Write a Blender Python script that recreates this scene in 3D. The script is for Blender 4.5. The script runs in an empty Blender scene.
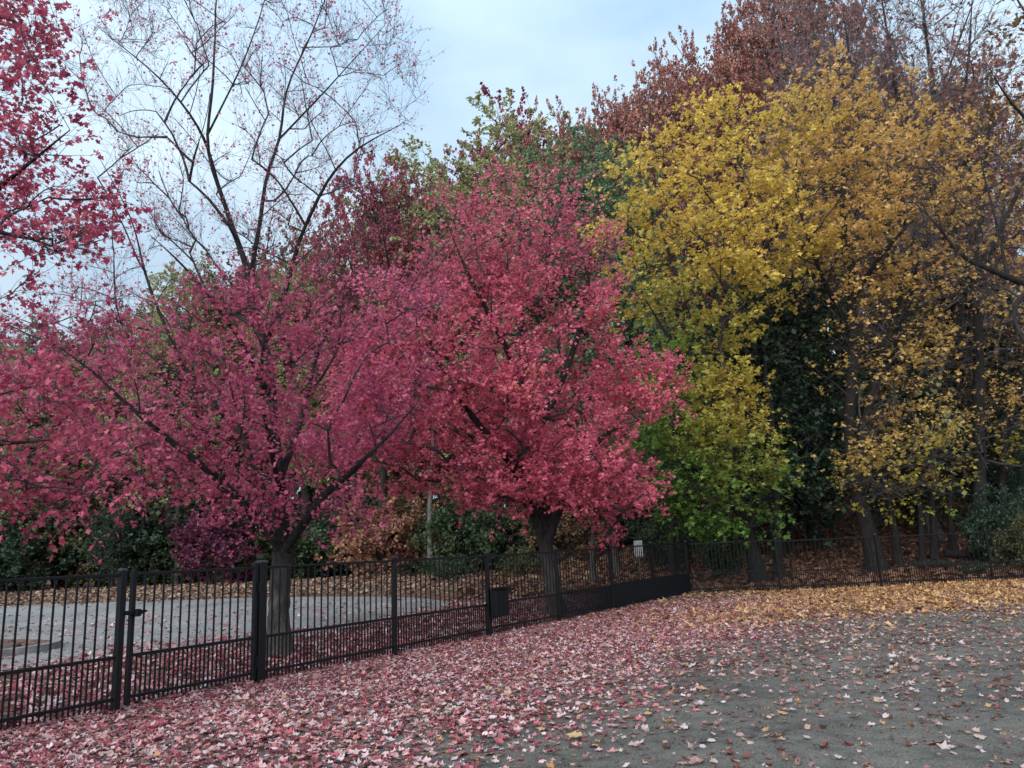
import bpy, math
import numpy as np
from mathutils import Matrix, Vector

SC = bpy.context.scene
COL = SC.collection
R = np.random.default_rng(11)
rad = math.radians

# ------------------------------------------------------------------ camera, sky, sun, exposure
W, H, FPX = 1024, 768, 775.0
CAM_Z, PITCH, ROLL = 1.54, 12.2, -2.6
cam_d = bpy.data.cameras.new('camera')
cam_d.sensor_width = 36.0
cam_d.lens = 36.0 * FPX / W
cam_d.clip_start, cam_d.clip_end = 0.05, 4000.0
cam = bpy.data.objects.new('camera', cam_d)
COL.objects.link(cam)
CM = Matrix.Translation((0, 0, CAM_Z)) @ Matrix.Rotation(rad(90 + PITCH), 4, 'X') @ Matrix.Rotation(rad(ROLL), 4, 'Z')
cam.matrix_world = CM
SC.camera = cam

SUN_EL, SUN_AZ = 29.0, 205.0
world = bpy.data.worlds.new('World')
SC.world = world
world.use_nodes = True
wn, wl = world.node_tree.nodes, world.node_tree.links
wn.clear()
w_out = wn.new('ShaderNodeOutputWorld')
w_bg = wn.new('ShaderNodeBackground')
w_bg.inputs['Strength'].default_value = 0.048
w_sky = wn.new('ShaderNodeTexSky')
w_sky.sky_type = 'NISHITA'
w_sky.sun_disc = False
w_sky.sun_elevation = rad(SUN_EL)
w_sky.sun_rotation = rad(SUN_AZ)
w_tc = wn.new('ShaderNodeTexCoord')
w_map = wn.new('ShaderNodeMapping')
w_map.inputs['Scale'].default_value = (1.0, 1.0, 2.4)
w_no = wn.new('ShaderNodeTexNoise')
w_no.inputs['Scale'].default_value = 1.7
w_no.inputs['Detail'].default_value = 5.0
w_no.inputs['Roughness'].default_value = 0.5
w_rp = wn.new('ShaderNodeValToRGB')                 # overcast: cloud layer of two greys
w_rp.color_ramp.elements[0].position = 0.36
w_rp.color_ramp.elements[0].color = (3.7, 5.4, 7.2, 1)
w_rp.color_ramp.elements[1].position = 0.66
w_rp.color_ramp.elements[1].color = (7.0, 8.5, 9.7, 1)
w_mx = wn.new('ShaderNodeMix')
w_mx.data_type = 'RGBA'
w_mx.inputs[0].default_value = 0.86
wl.new(w_tc.outputs['Generated'], w_map.inputs['Vector'])
wl.new(w_map.outputs['Vector'], w_no.inputs['Vector'])
wl.new(w_no.outputs['Fac'], w_rp.inputs['Fac'])
wl.new(w_sky.outputs['Color'], w_mx.inputs[6])
w_sep = wn.new('ShaderNodeSeparateXYZ')              # overcast sky: zenith about three times the horizon
wl.new(w_tc.outputs['Generated'], w_sep.inputs[0])
w_el = wn.new('ShaderNodeMapRange')
w_el.inputs['From Min'].default_value = 0.0
w_el.inputs['From Max'].default_value = 1.0
w_el.inputs['To Min'].default_value = 0.60
w_el.inputs['To Max'].default_value = 1.75
wl.new(w_sep.outputs[2], w_el.inputs['Value'])
w_mul = wn.new('ShaderNodeVectorMath')
w_mul.operation = 'SCALE'
wl.new(w_rp.outputs['Color'], w_mul.inputs[0])
wl.new(w_el.outputs[0], w_mul.inputs['Scale'])
wl.new(w_mul.outputs[0], w_mx.inputs[7])
wl.new(w_mx.outputs[2], w_bg.inputs['Color'])
wl.new(w_bg.outputs['Background'], w_out.inputs['Surface'])

sun_d = bpy.data.lights.new('sun', 'SUN')
sun_d.energy = 1.5
sun_d.angle = rad(60)
sun_d.color = (1.0, 0.97, 0.93)
sun = bpy.data.objects.new('sun', sun_d)
COL.objects.link(sun)
sun.rotation_euler = (rad(90 - SUN_EL), 0, rad(180 - SUN_AZ))

vs = SC.view_settings
vs.view_transform = 'Standard'
vs.look = 'None'
vs.exposure = 1.33
vs.gamma = 1.0
vs.use_curve_mapping = False
cy = SC.cycles
cy.max_bounces = 4
cy.adaptive_threshold = 0.02
cy.diffuse_bounces = 2
cy.glossy_bounces = 2
cy.transmission_bounces = 3
cy.use_denoising = True

# ------------------------------------------------------------------ helpers
R3 = np.array(CM.to_3x3())


def ray(px, py):
    d = R3 @ np.array([(px - W / 2) / FPX, -(py - H / 2) / FPX, -1.0])
    return d


def P(px, py, Y):
    """world point on the view ray of a pixel at forward distance Y"""
    d = ray(px, py)
    return np.array([0, 0, CAM_Z]) + d * (Y / d[1])


def ss(a, b, x):
    t = np.clip((np.asarray(x, float) - a) / (b - a), 0, 1)
    return t * t * (3 - 2 * t)


def terrain(x, y):
    x = np.asarray(x, float)
    y = np.asarray(y, float)
    w = ss(-1, 10, x)
    hr = 7.5 * ss(25.5, 66, y)
    hl = 0.62 * ss(15, 40, y) + 4.0 * ss(46, 90, y)
    far = ss(7, 13, y + 0.3 * np.abs(x))
    bump = 0.05 * np.sin(x * 0.9 + 1.3) * np.sin(y * 0.7) + 0.02 * np.sin(x * 2.3) * np.sin(y * 1.9 + 2)
    return w * hr + (1 - w) * hl + bump * far * ss(24, 34, y) * w


def G(px, py):
    """pixel to terrain"""
    d = ray(px, py)
    o = np.array([0, 0, CAM_Z])
    lo, hi = 0.5, 400.0
    t = lo
    while t < hi:
        p = o + d * t
        if p[2] < terrain(p[0], p[1]):
            return p
        t *= 1.004
    return o + d * hi


def nrm(v):
    return v / np.maximum(np.linalg.norm(v, axis=-1, keepdims=True), 1e-9)


def link(o, parent=None, **props):
    COL.objects.link(o)
    if parent is not None:
        o.parent = parent
    for k, v in props.items():
        if v is not None:
            o[k] = v
    return o


def empty(name, loc, label, cat, group=None):
    o = bpy.data.objects.new(name, None)
    o.location = tuple(float(c) for c in loc)
    o.empty_display_size = 0.3
    return link(o, None, label=label, category=cat, group=group)


def mesh_from(name, V, faces, mat, smooth=False):
    """V (n,3); faces: list of int arrays (m,k)"""
    me = bpy.data.meshes.new(name)
    V = np.ascontiguousarray(V, np.float32)
    me.vertices.add(len(V))
    me.vertices.foreach_set('co', V.ravel())
    loops = np.concatenate([f.ravel() for f in faces]).astype(np.int32)
    tot = np.concatenate([np.full(len(f), f.shape[1]) for f in faces]).astype(np.int32)
    start = np.concatenate([[0], np.cumsum(tot)[:-1]]).astype(np.int32)
    me.loops.add(len(loops))
    me.loops.foreach_set('vertex_index', loops)
    me.polygons.add(len(tot))
    me.polygons.foreach_set('loop_start', start)
    me.polygons.foreach_set('loop_total', tot)
    me.polygons.foreach_set('use_smooth', np.full(len(tot), smooth))
    me.update(calc_edges=True)
    if mat is not None:
        me.materials.append(mat)
    return me


def obj(name, V, faces, mat, parent=None, smooth=False, base=None, **props):
    V = np.asarray(V, float)
    if parent is not None and base is None:
        q = parent
        base = np.zeros(3)
        while q is not None:
            base = base + np.array(q.location)
            q = q.parent
    if base is not None:
        V = V - np.asarray(base, float)
    o = bpy.data.objects.new(name, mesh_from(name, V, faces, mat, smooth))
    return link(o, parent, **props)


class MB:
    """collects boxes and other pieces into one mesh"""
    def __init__(s):
        s.V, s.F, s.n = [], {}, 0

    def add(s, V, *faces):
        V = np.asarray(V, float).reshape(-1, 3)
        for f in faces:
            f = np.asarray(f, int)
            s.F.setdefault(f.shape[1], []).append(f + s.n)
        s.V.append(V)
        s.n += len(V)

    def box(s, c, ux, uy, uz, a, b, d):
        c = np.asarray(c, float)
        v = [c + ux * (i * a) + uy * (j * b) + uz * (k * d) for k in (-.5, .5) for j in (-.5, .5) for i in (-.5, .5)]
        s.add(v, [[0, 2, 3, 1], [4, 5, 7, 6], [0, 1, 5, 4], [2, 6, 7, 3], [0, 4, 6, 2], [1, 3, 7, 5]])

    def bevbox(s, c, ux, uy, uz, a, b, d, r):
        """box with chamfered vertical and top edges: octagonal prism with bevelled top and bottom"""
        c = np.asarray(c, float)
        rings = []
        for z, q in ((-d / 2, r), (-d / 2 + r, 0), (d / 2 - r, 0), (d / 2, r)):
            A, B = a / 2 - q, b / 2 - q
            rings.append([c + ux * x + uy * y + uz * z for x, y in
                          ((A, B - r), (A - r, B), (-A + r, B), (-A, B - r), (-A, -B + r), (-A + r, -B), (A - r, -B), (A, -B + r))])
        V = np.array(rings).reshape(-1, 3)
        F = []
        for k in range(3):
            for i in range(8):
                F.append([k * 8 + i, k * 8 + (i + 1) % 8, (k + 1) * 8 + (i + 1) % 8, (k + 1) * 8 + i])
        s.add(V, F, [list(range(7, -1, -1)), list(range(24, 32))])

    def build(s, name, mat, parent=None, smooth=False, **props):
        return obj(name, np.concatenate(s.V), [np.concatenate(f) for f in s.F.values()], mat, parent, smooth, **props)


def tubes(pts, rads, sides):
    """pts (N,S,3), rads (N,S) -> verts, quads"""
    N, S, _ = pts.shape
    t = np.gradient(pts, axis=1)
    t = nrm(t)
    m = nrm(pts[:, -1] - pts[:, 0] + 1e-6)
    ref = np.where(np.abs(m[:, 2:3]) > 0.8, np.array([[1.0, 0.1, 0]]), np.array([[0.05, 0, 1.0]]))
    n1 = nrm(np.cross(t, ref[:, None, :]))
    n2 = np.cross(t, n1)
    a = np.arange(sides) * 2 * math.pi / sides
    V = pts[:, :, None, :] + rads[:, :, None, None] * (np.cos(a)[None, None, :, None] * n1[:, :, None, :] + np.sin(a)[None, None, :, None] * n2[:, :, None, :])
    V = V.reshape(-1, 3)
    b = (np.arange(N) * S * sides)[:, None, None] + (np.arange(S - 1) * sides)[None, :, None]
    i = np.arange(sides)
    j = (i + 1) % sides
    F = np.stack([b + i, b + j, b + sides + j, b + sides + i], axis=-1).reshape(-1, 4)
    return V, F


def resample(poly, n):
    poly = np.asarray(poly, float)
    d = np.concatenate([[0], np.cumsum(np.linalg.norm(np.diff(poly[:, :3], axis=0), axis=1))])
    # smooth Catmull-Rom-like resampling
    s = np.linspace(0, d[-1], n)
    out = np.stack([np.interp(s, d, poly[:, k]) for k in range(poly.shape[1])], axis=1)
    if poly.shape[1] == 4:
        L = d[-1]
        env = np.sin(np.linspace(0, math.pi, n))[:, None]
        wob = np.cumsum(R.normal(size=(n, 3)), 0)
        wob -= np.linspace(0, 1, n)[:, None] * wob[-1]
        out[:, :3] += wob * env * .005 * L
        if out[-1, 3] < .08:
            k = max(3, n // 3)
            out[-k:, 3] = np.minimum(out[-k:, 3], np.linspace(out[-k, 3], .005, k))
    for _ in range(2):
        out[1:-1] = 0.25 * out[:-2] + 0.5 * out[1:-1] + 0.25 * out[2:]
    return out


# leaf templates: (width, length, height) rim points around a raised centre
def leaf_template(kind):
    if kind == 'maple':
        rim = [(0, 0, 0), (.30, .06, .03), (.20, .26, .0), (.52, .42, .09), (.27, .58, .02), (.17, .66, .0), (0, 1.0, .06),
               (-.17, .66, .0), (-.27, .58, .02), (-.52, .42, .09), (-.20, .26, .0), (-.30, .06, .03)]
        c = (0, .38, -.05)
    elif kind == 'mid':
        rim = [(0, 0, 0), (.24, .22, .0), (.5, .48, .08), (.17, .62, .0), (0, 1.0, .05), (-.17, .62, .0), (-.5, .48, .08), (-.24, .22, .0)]
        c = (0, .4, -.05)
    elif kind == 'dry':                     # shrivelled fallen leaf, lobes half folded
        rim = [(0, 0, 0), (.26, .10, .05), (.27, .30, .02), (.46, .44, .12), (.30, .62, .05), (.12, .78, .03), (-.02, .96, .10),
               (-.20, .74, .02), (-.36, .60, .10), (-.40, .36, .04), (-.30, .14, .07)]
        c = (.02, .42, -.05)
    elif kind == 'oak':
        rim = [(0, 0, 0), (.12, .3, .03), (.30, .45, .05), (.16, .6, .02), (.26, .78, .05), (0, 1.0, .0), (-.26, .78, .06), (-.16, .6, .02), (-.3, .45, .06), (-.12, .3, .03)]
        c = (0, .5, -.04)
    else:                                   # 'far': folded kite
        return np.array([(0, 0, 0), (.42, .5, .1), (0, 1.0, 0), (-.42, .5, .1)]), np.array([[0, 1, 2], [0, 2, 3]])
    V = np.array(rim + [c])
    n = len(rim)
    F = np.array([[i, (i + 1) % n, n] for i in range(n)])
    return V, F


def leaves(pos, axis, normal, size, kind, curled=1.0):
    T, F = leaf_template(kind)
    a = nrm(axis)
    n = nrm(normal - (normal * a).sum(-1, keepdims=True) * a)
    b = np.cross(a, n)
    wv = 0.85 + 0.3 * R.random(len(pos))
    curl = curled * R.normal(1.0, 0.9, len(pos))
    V = pos[:, None, :] + size[:, None, None] * (
        (T[None, :, 0] * wv[:, None])[..., None] * b[:, None, :] + T[None, :, 1, None] * a[:, None, :]
        + (T[None, :, 2] * curl[:, None])[..., None] * n[:, None, :])
    k = len(T)
    FF = (np.arange(len(pos)) * k)[:, None, None] + F[None]
    return V.reshape(-1, 3), FF.reshape(-1, 3)


# ------------------------------------------------------------------ materials
def new_mat(name):
    m = bpy.data.materials.new(name)
    m.use_nodes = True
    n, l = m.node_tree.nodes, m.node_tree.links
    n.clear()
    out = n.new('ShaderNodeOutputMaterial')
    return m, n, l, out


def ramp(n, stops, interp='LINEAR'):
    r = n.new('ShaderNodeValToRGB')
    r.color_ramp.interpolation = interp
    e = r.color_ramp.elements
    while len(e) > 1:
        e.remove(e[-1])
    e[0].position, e[0].color = stops[0][0], (*stops[0][1], 1)
    for p, c in stops[1:]:
        q = e.new(p)
        q.color = (*c, 1)
    return r


def math_node(n, l, op, a, b=None, clamp=False):
    m = n.new('ShaderNodeMath')
    m.operation = op
    m.use_clamp = clamp
    for i, v in enumerate((a, b)):
        if v is None:
            continue
        if isinstance(v, (int, float)):
            m.inputs[i].default_value = v
        else:
            l.new(v, m.inputs[i])
    return m.outputs[0]


def leaf_mat(name, stops, stops2=None, axis=None, noise=0.8, spread=0.65, transl=0.42, rough=0.55):
    """leaf colour: every leaf its own colour from a ramp, clumps leaning one way; stops2 blends in along axis=(kx,ky,kz,offset)"""
    m, n, l, out = new_mat(name)
    geo = n.new('ShaderNodeNewGeometry')
    tc = n.new('ShaderNodeTexCoord')
    no = n.new('ShaderNodeTexNoise')
    no.inputs['Scale'].default_value = noise
    no.inputs['Detail'].default_value = 2
    l.new(tc.outputs['Object'], no.inputs['Vector'])
    f = math_node(n, l, 'ADD', math_node(n, l, 'MULTIPLY', geo.outputs['Random Per Island'], spread),
                  math_node(n, l, 'MULTIPLY', math_node(n, l, 'SUBTRACT', no.outputs['Fac'], 0.5), (1 - spread) * 2.6))
    f = math_node(n, l, 'ADD', f, (1 - spread) * 0.5, True)
    r1 = ramp(n, stops)
    l.new(f, r1.inputs['Fac'])
    col = r1.outputs['Color']
    if stops2:
        r2 = ramp(n, stops2)
        l.new(f, r2.inputs['Fac'])
        sep = n.new('ShaderNodeSeparateXYZ')
        l.new(tc.outputs['Object'], sep.inputs[0])
        g = math_node(n, l, 'ADD', math_node(n, l, 'MULTIPLY', sep.outputs[0], axis[0]), math_node(n, l, 'MULTIPLY', sep.outputs[2], axis[2]))
        g = math_node(n, l, 'ADD', g, axis[3])
        no2 = n.new('ShaderNodeTexNoise')
        no2.inputs['Scale'].default_value = noise * 0.5
        l.new(tc.outputs['Object'], no2.inputs['Vector'])
        g = math_node(n, l, 'ADD', g, math_node(n, l, 'MULTIPLY', math_node(n, l, 'SUBTRACT', no2.outputs['Fac'], 0.5), 3.2))
        g = math_node(n, l, 'ADD', g, math_node(n, l, 'MULTIPLY', math_node(n, l, 'SUBTRACT', geo.outputs['Random Per Island'], 0.5), 0.5), True)
        mx = n.new('ShaderNodeMix')
        mx.data_type = 'RGBA'
        l.new(g, mx.inputs[0])
        l.new(col, mx.inputs[6])
        l.new(r2.outputs['Color'], mx.inputs[7])
        col = mx.outputs[2]
    bs = n.new('ShaderNodeBsdfPrincipled')
    bs.inputs['Roughness'].default_value = rough
    bs.inputs['Specular IOR Level'].default_value = 0.35
    l.new(col, bs.inputs['Base Color'])
    tr = n.new('ShaderNodeBsdfTranslucent')
    l.new(col, tr.inputs['Color'])
    mix = n.new('ShaderNodeMixShader')
    mix.inputs[0].default_value = transl
    l.new(bs.outputs[0], mix.inputs[1])
    l.new(tr.outputs[0], mix.inputs[2])
    l.new(mix.outputs[0], out.inputs['Surface'])
    return m


def bark_mat(name, c1, c2, scale=6.0, low=None):
    m, n, l, out = new_mat(name)
    tc = n.new('ShaderNodeTexCoord')
    mp = n.new('ShaderNodeMapping')
    mp.inputs['Scale'].default_value = (2.4, 2.4, 0.75)
    no = n.new('ShaderNodeTexNoise')
    no.inputs['Scale'].default_value = scale
    no.inputs['Detail'].default_value = 7
    no.inputs['Roughness'].default_value = 0.65
    l.new(tc.outputs['Object'], mp.inputs['Vector'])
    l.new(mp.outputs[0], no.inputs['Vector'])
    r = ramp(n, [(0.35, c1), (0.68, c2)])
    l.new(no.outputs['Fac'], r.inputs['Fac'])
    base_c = r.outputs[0]
    if low:                                            # paler lichen-grey bark on the lower trunk, ragged edge
        rl = ramp(n, [(0.35, low[0]), (0.68, low[1])])
        l.new(no.outputs['Fac'], rl.inputs['Fac'])
        sp = n.new('ShaderNodeSeparateXYZ')
        l.new(tc.outputs['Object'], sp.inputs[0])
        n3 = n.new('ShaderNodeTexNoise')
        n3.inputs['Scale'].default_value = 3.0
        n3.inputs['Detail'].default_value = 5
        l.new(tc.outputs['Object'], n3.inputs['Vector'])
        g = math_node(n, l, 'ADD', math_node(n, l, 'MULTIPLY', sp.outputs[2], .95), math_node(n, l, 'MULTIPLY', math_node(n, l, 'SUBTRACT', n3.outputs['Fac'], .5), 1.6))
        g = math_node(n, l, 'SUBTRACT', g, .72, True)
        ml = n.new('ShaderNodeMix')
        ml.data_type = 'RGBA'
        l.new(g, ml.inputs[0])
        l.new(rl.outputs[0], ml.inputs[6])
        l.new(r.outputs[0], ml.inputs[7])
        base_c = ml.outputs[2]
    no2 = n.new('ShaderNodeTexNoise')
    no2.inputs['Scale'].default_value = 2.2
    l.new(tc.outputs['Object'], no2.inputs['Vector'])
    mx = n.new('ShaderNodeMix')
    mx.data_type = 'RGBA'
    mx.blend_type = 'MULTIPLY'
    mx.inputs[0].default_value = 0.5
    l.new(base_c, mx.inputs[6])
    r2 = ramp(n, [(0.4, (.75, .85, .7)), (0.6, (1.25, 1.2, 1.2))])
    l.new(no2.outputs['Fac'], r2.inputs['Fac'])
    l.new(r2.outputs[0], mx.inputs[7])
    bs = n.new('ShaderNodeBsdfPrincipled')
    bs.inputs['Roughness'].default_value = 0.9
    bs.inputs['Specular IOR Level'].default_value = 0.2
    l.new(mx.outputs[2], bs.inputs['Base Color'])
    bp = n.new('ShaderNodeBump')
    bp.inputs['Strength'].default_value = 0.7
    bp.inputs['Distance'].default_value = 0.03
    l.new(no.outputs['Fac'], bp.inputs['Height'])
    l.new(bp.outputs[0], bs.inputs['Normal'])
    l.new(bs.outputs[0], out.inputs['Surface'])
    return m


def plain_mat(name, c, rough=0.5, var=0.3, scale=8, metal=0.0, spec=0.5, bump=0.0):
    m, n, l, out = new_mat(name)
    tc = n.new('ShaderNodeTexCoord')
    no = n.new('ShaderNodeTexNoise')
    no.inputs['Scale'].default_value = scale
    no.inputs['Detail'].default_value = 6
    l.new(tc.outputs['Object'], no.inputs['Vector'])
    r = ramp(n, [(0.3, tuple(x * (1 - var) for x in c)), (0.7, tuple(x * (1 + var) for x in c))])
    l.new(no.outputs['Fac'], r.inputs['Fac'])
    bs = n.new('ShaderNodeBsdfPrincipled')
    bs.inputs['Roughness'].default_value = rough
    bs.inputs['Metallic'].default_value = metal
    bs.inputs['Specular IOR Level'].default_value = spec
    l.new(r.outputs[0], bs.inputs['Base Color'])
    if bump:
        bp = n.new('ShaderNodeBump')
        bp.inputs['Strength'].default_value = bump
        bp.inputs['Distance'].default_value = 0.02
        l.new(no.outputs['Fac'], bp.inputs['Height'])
        l.new(bp.outputs[0], bs.inputs['Normal'])
    l.new(bs.outputs[0], out.inputs['Surface'])
    return m


M = {}
M['red_a'] = leaf_mat('red_maple_leaves', [(0, (.26, .04, .09)), (.3, (.50, .09, .18)), (.6, (.68, .155, .27)), (.85, (.78, .24, .34)), (1, (.70, .26, .22))], noise=.9, spread=.55)
M['red_b'] = leaf_mat('bright_red_maple_leaves', [(0, (.34, .055, .10)), (.3, (.62, .12, .19)), (.6, (.80, .19, .28)), (.85, (.86, .27, .33)), (1, (.84, .34, .23))], noise=.8, spread=.55)
M['red_c'] = leaf_mat('dark_red_maple_leaves', [(0, (.22, .03, .065)), (.35, (.46, .075, .14)), (.7, (.64, .14, .23)), (1, (.64, .22, .18))], noise=1.2)
M['yellow'] = leaf_mat('yellow_maple_leaves', [(0, (.38, .27, .06)), (.3, (.66, .48, .10)), (.65, (.84, .62, .15)), (.88, (.82, .52, .15)), (1, (.58, .34, .14))],
                       [(0, (.03, .10, .025)), (.4, (.09, .22, .045)), (.75, (.22, .34, .07)), (1, (.42, .46, .10))], (-.05, 0, -.14, 1.52), noise=.45)
M['amber'] = leaf_mat('amber_maple_leaves', [(0, (.36, .22, .08)), (.35, (.66, .43, .13)), (.7, (.80, .52, .20)), (1, (.62, .35, .19))],
                      [(0, (.07, .12, .02)), (.4, (.18, .22, .03)), (.75, (.42, .38, .05)), (1, (.52, .40, .06))], (0, 0, -.17, 1.3), noise=.5)
M['rust'] = leaf_mat('rust_oak_leaves', [(0, (.17, .075, .07)), (.4, (.32, .135, .115)), (.75, (.41, .19, .145)), (1, (.46, .28, .17))], noise=.35, transl=.2)
M['purple'] = leaf_mat('dark_purple_leaves', [(0, (.12, .03, .05)), (.4, (.26, .06, .09)), (.8, (.36, .10, .12)), (1, (.32, .15, .11))], noise=.4, transl=.25)
M['olive'] = leaf_mat('olive_leaves', [(0, (.17, .18, .09)), (.4, (.32, .33, .16)), (.8, (.42, .40, .20)), (1, (.46, .37, .20))], noise=.4, transl=.25)
M['green'] = leaf_mat('green_leaves', [(0, (.08, .14, .08)), (.5, (.16, .25, .14)), (1, (.26, .33, .18))], noise=.5, transl=.25)
M['shrub_olive'] = leaf_mat('dull_olive_leaves', [(0, (.04, .05, .02)), (.5, (.09, .10, .04)), (1, (.17, .14, .06))], noise=.6, transl=.2)
M['shrub_green'] = leaf_mat('deep_green_leaves', [(0, (.022, .04, .022)), (.5, (.05, .085, .04)), (1, (.11, .14, .06))], noise=.6, transl=.2)
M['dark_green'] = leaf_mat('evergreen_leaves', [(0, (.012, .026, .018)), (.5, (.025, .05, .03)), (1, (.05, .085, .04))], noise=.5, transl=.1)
M['brown'] = leaf_mat('brown_leaves', [(0, (.06, .04, .028)), (.5, (.15, .09, .05)), (1, (.26, .17, .08))], noise=.5, transl=.2)
M['peach'] = leaf_mat('peach_shrub_leaves', [(0, (.12, .06, .05)), (.5, (.32, .14, .10)), (1, (.40, .24, .12))], noise=.8, transl=.25)
M['plum'] = leaf_mat('plum_shrub_leaves', [(0, (.05, .012, .03)), (.5, (.13, .026, .065)), (1, (.22, .055, .10))], noise=.9, transl=.25)
M['litter_red'] = leaf_mat('fallen_red_leaves', [(0, (.05, .022, .025)), (.18, (.20, .045, .06)), (.36, (.40, .09, .115)), (.52, (.45, .19, .18)), (.70, (.54, .33, .34)), (.86, (.62, .51, .52)), (.92, (.42, .22, .15)), (1, (.16, .085, .06))], noise=.8, spread=.8, transl=.1, rough=.6)
M['litter_gold'] = leaf_mat('fallen_gold_leaves', [(0, (.09, .045, .035)), (.3, (.27, .13, .07)), (.6, (.46, .25, .10)), (.85, (.58, .37, .17)), (1, (.40, .25, .20))], noise=.7, spread=.8, transl=.1, rough=.6)
M['litter_mix'] = leaf_mat('scattered_leaves', [(0, (.08, .035, .03)), (.25, (.20, .07, .06)), (.5, (.30, .17, .15)), (.72, (.48, .40, .40)), (.86, (.40, .20, .10)), (1, (.45, .33, .16))], noise=1.2, spread=.85, transl=.08, rough=.6)
M['litter_brown'] = leaf_mat('woodland_leaf_litter', [(0, (.05, .028, .024)), (.4, (.13, .062, .045)), (.75, (.22, .11, .065)), (1, (.32, .19, .09))], noise=.5, spread=.8, transl=.05, rough=.7)
M['litter_tan'] = leaf_mat('tan_verge_leaves', [(0, (.08, .05, .04)), (.35, (.20, .125, .09)), (.7, (.33, .22, .16)), (1, (.40, .28, .17))], noise=.6, spread=.8, transl=.05, rough=.7)
M['bark_grey'] = bark_mat('grey_maple_bark', (.010, .009, .0095), (.040, .036, .037), 6.0, ((.028, .025, .025), (.10, .092, .090)))
M['bark_dark'] = bark_mat('dark_bark', (.011, .0095, .010), (.036, .032, .031))
M['bark_pale'] = bark_mat('pale_bark', (.06, .055, .055), (.15, .14, .135))
M['twig'] = plain_mat('twig_bark', (.038, .032, .036), .85, .35, 3)
M['twig_grey'] = plain_mat('grey_twigs', (.13, .11, .12), .85, .35, 3)
M['black'] = plain_mat('black_powder_coat', (.004, .0045, .006), .40, .35, 20, spec=.32)
M['black_net'] = plain_mat('black_netting', (.007, .008, .011), .7, .3, 12, spec=.2)
M['black_plastic'] = plain_mat('black_plastic', (.005, .006, .008), .6, .3, 14, spec=.2)
M['cap'] = plain_mat('worn_cap_paint', (.03, .03, .034), .4, .5, 30)
M['steel'] = plain_mat('dull_steel', (.20, .20, .21), .45, .3, 30, metal=.7)
M['pale_board'] = plain_mat('pale_board', (.42, .44, .42), .7, .25, 9)
M['wood'] = plain_mat('weathered_wood', (.11, .095, .08), .85, .4, 12)
M['kerb'] = plain_mat('kerb_concrete', (.21, .205, .20), .9, .3, 6, bump=.3)


def asphalt_mat():
    m, n, l, out = new_mat('worn_asphalt')
    tc = n.new('ShaderNodeTexCoord')
    a = n.new('ShaderNodeTexNoise')
    a.inputs['Scale'].default_value = 0.35
    a.inputs['Detail'].default_value = 6
    b = n.new('ShaderNodeTexNoise')
    b.inputs['Scale'].default_value = 40
    b.inputs['Detail'].default_value = 3
    for t in (a, b):
        l.new(tc.outputs['Object'], t.inputs['Vector'])
    r = ramp(n, [(0.3, (.15, .147, .142)), (0.7, (.26, .254, .245))])
    l.new(a.outputs['Fac'], r.inputs['Fac'])
    mx = n.new('ShaderNodeMix')
    mx.data_type = 'RGBA'
    mx.blend_type = 'MULTIPLY'
    mx.inputs[0].default_value = .6
    r2 = ramp(n, [(0.3, (.6, .6, .6)), (.7, (1.35, 1.35, 1.35))])
    l.new(b.outputs['Fac'], r2.inputs['Fac'])
    l.new(r.outputs[0], mx.inputs[6])
    l.new(r2.outputs[0], mx.inputs[7])
    bs = n.new('ShaderNodeBsdfPrincipled')
    bs.inputs['Roughness'].default_value = .75
    l.new(mx.outputs[2], bs.inputs['Base Color'])
    l.new(bs.outputs[0], out.inputs['Surface'])
    return m


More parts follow.
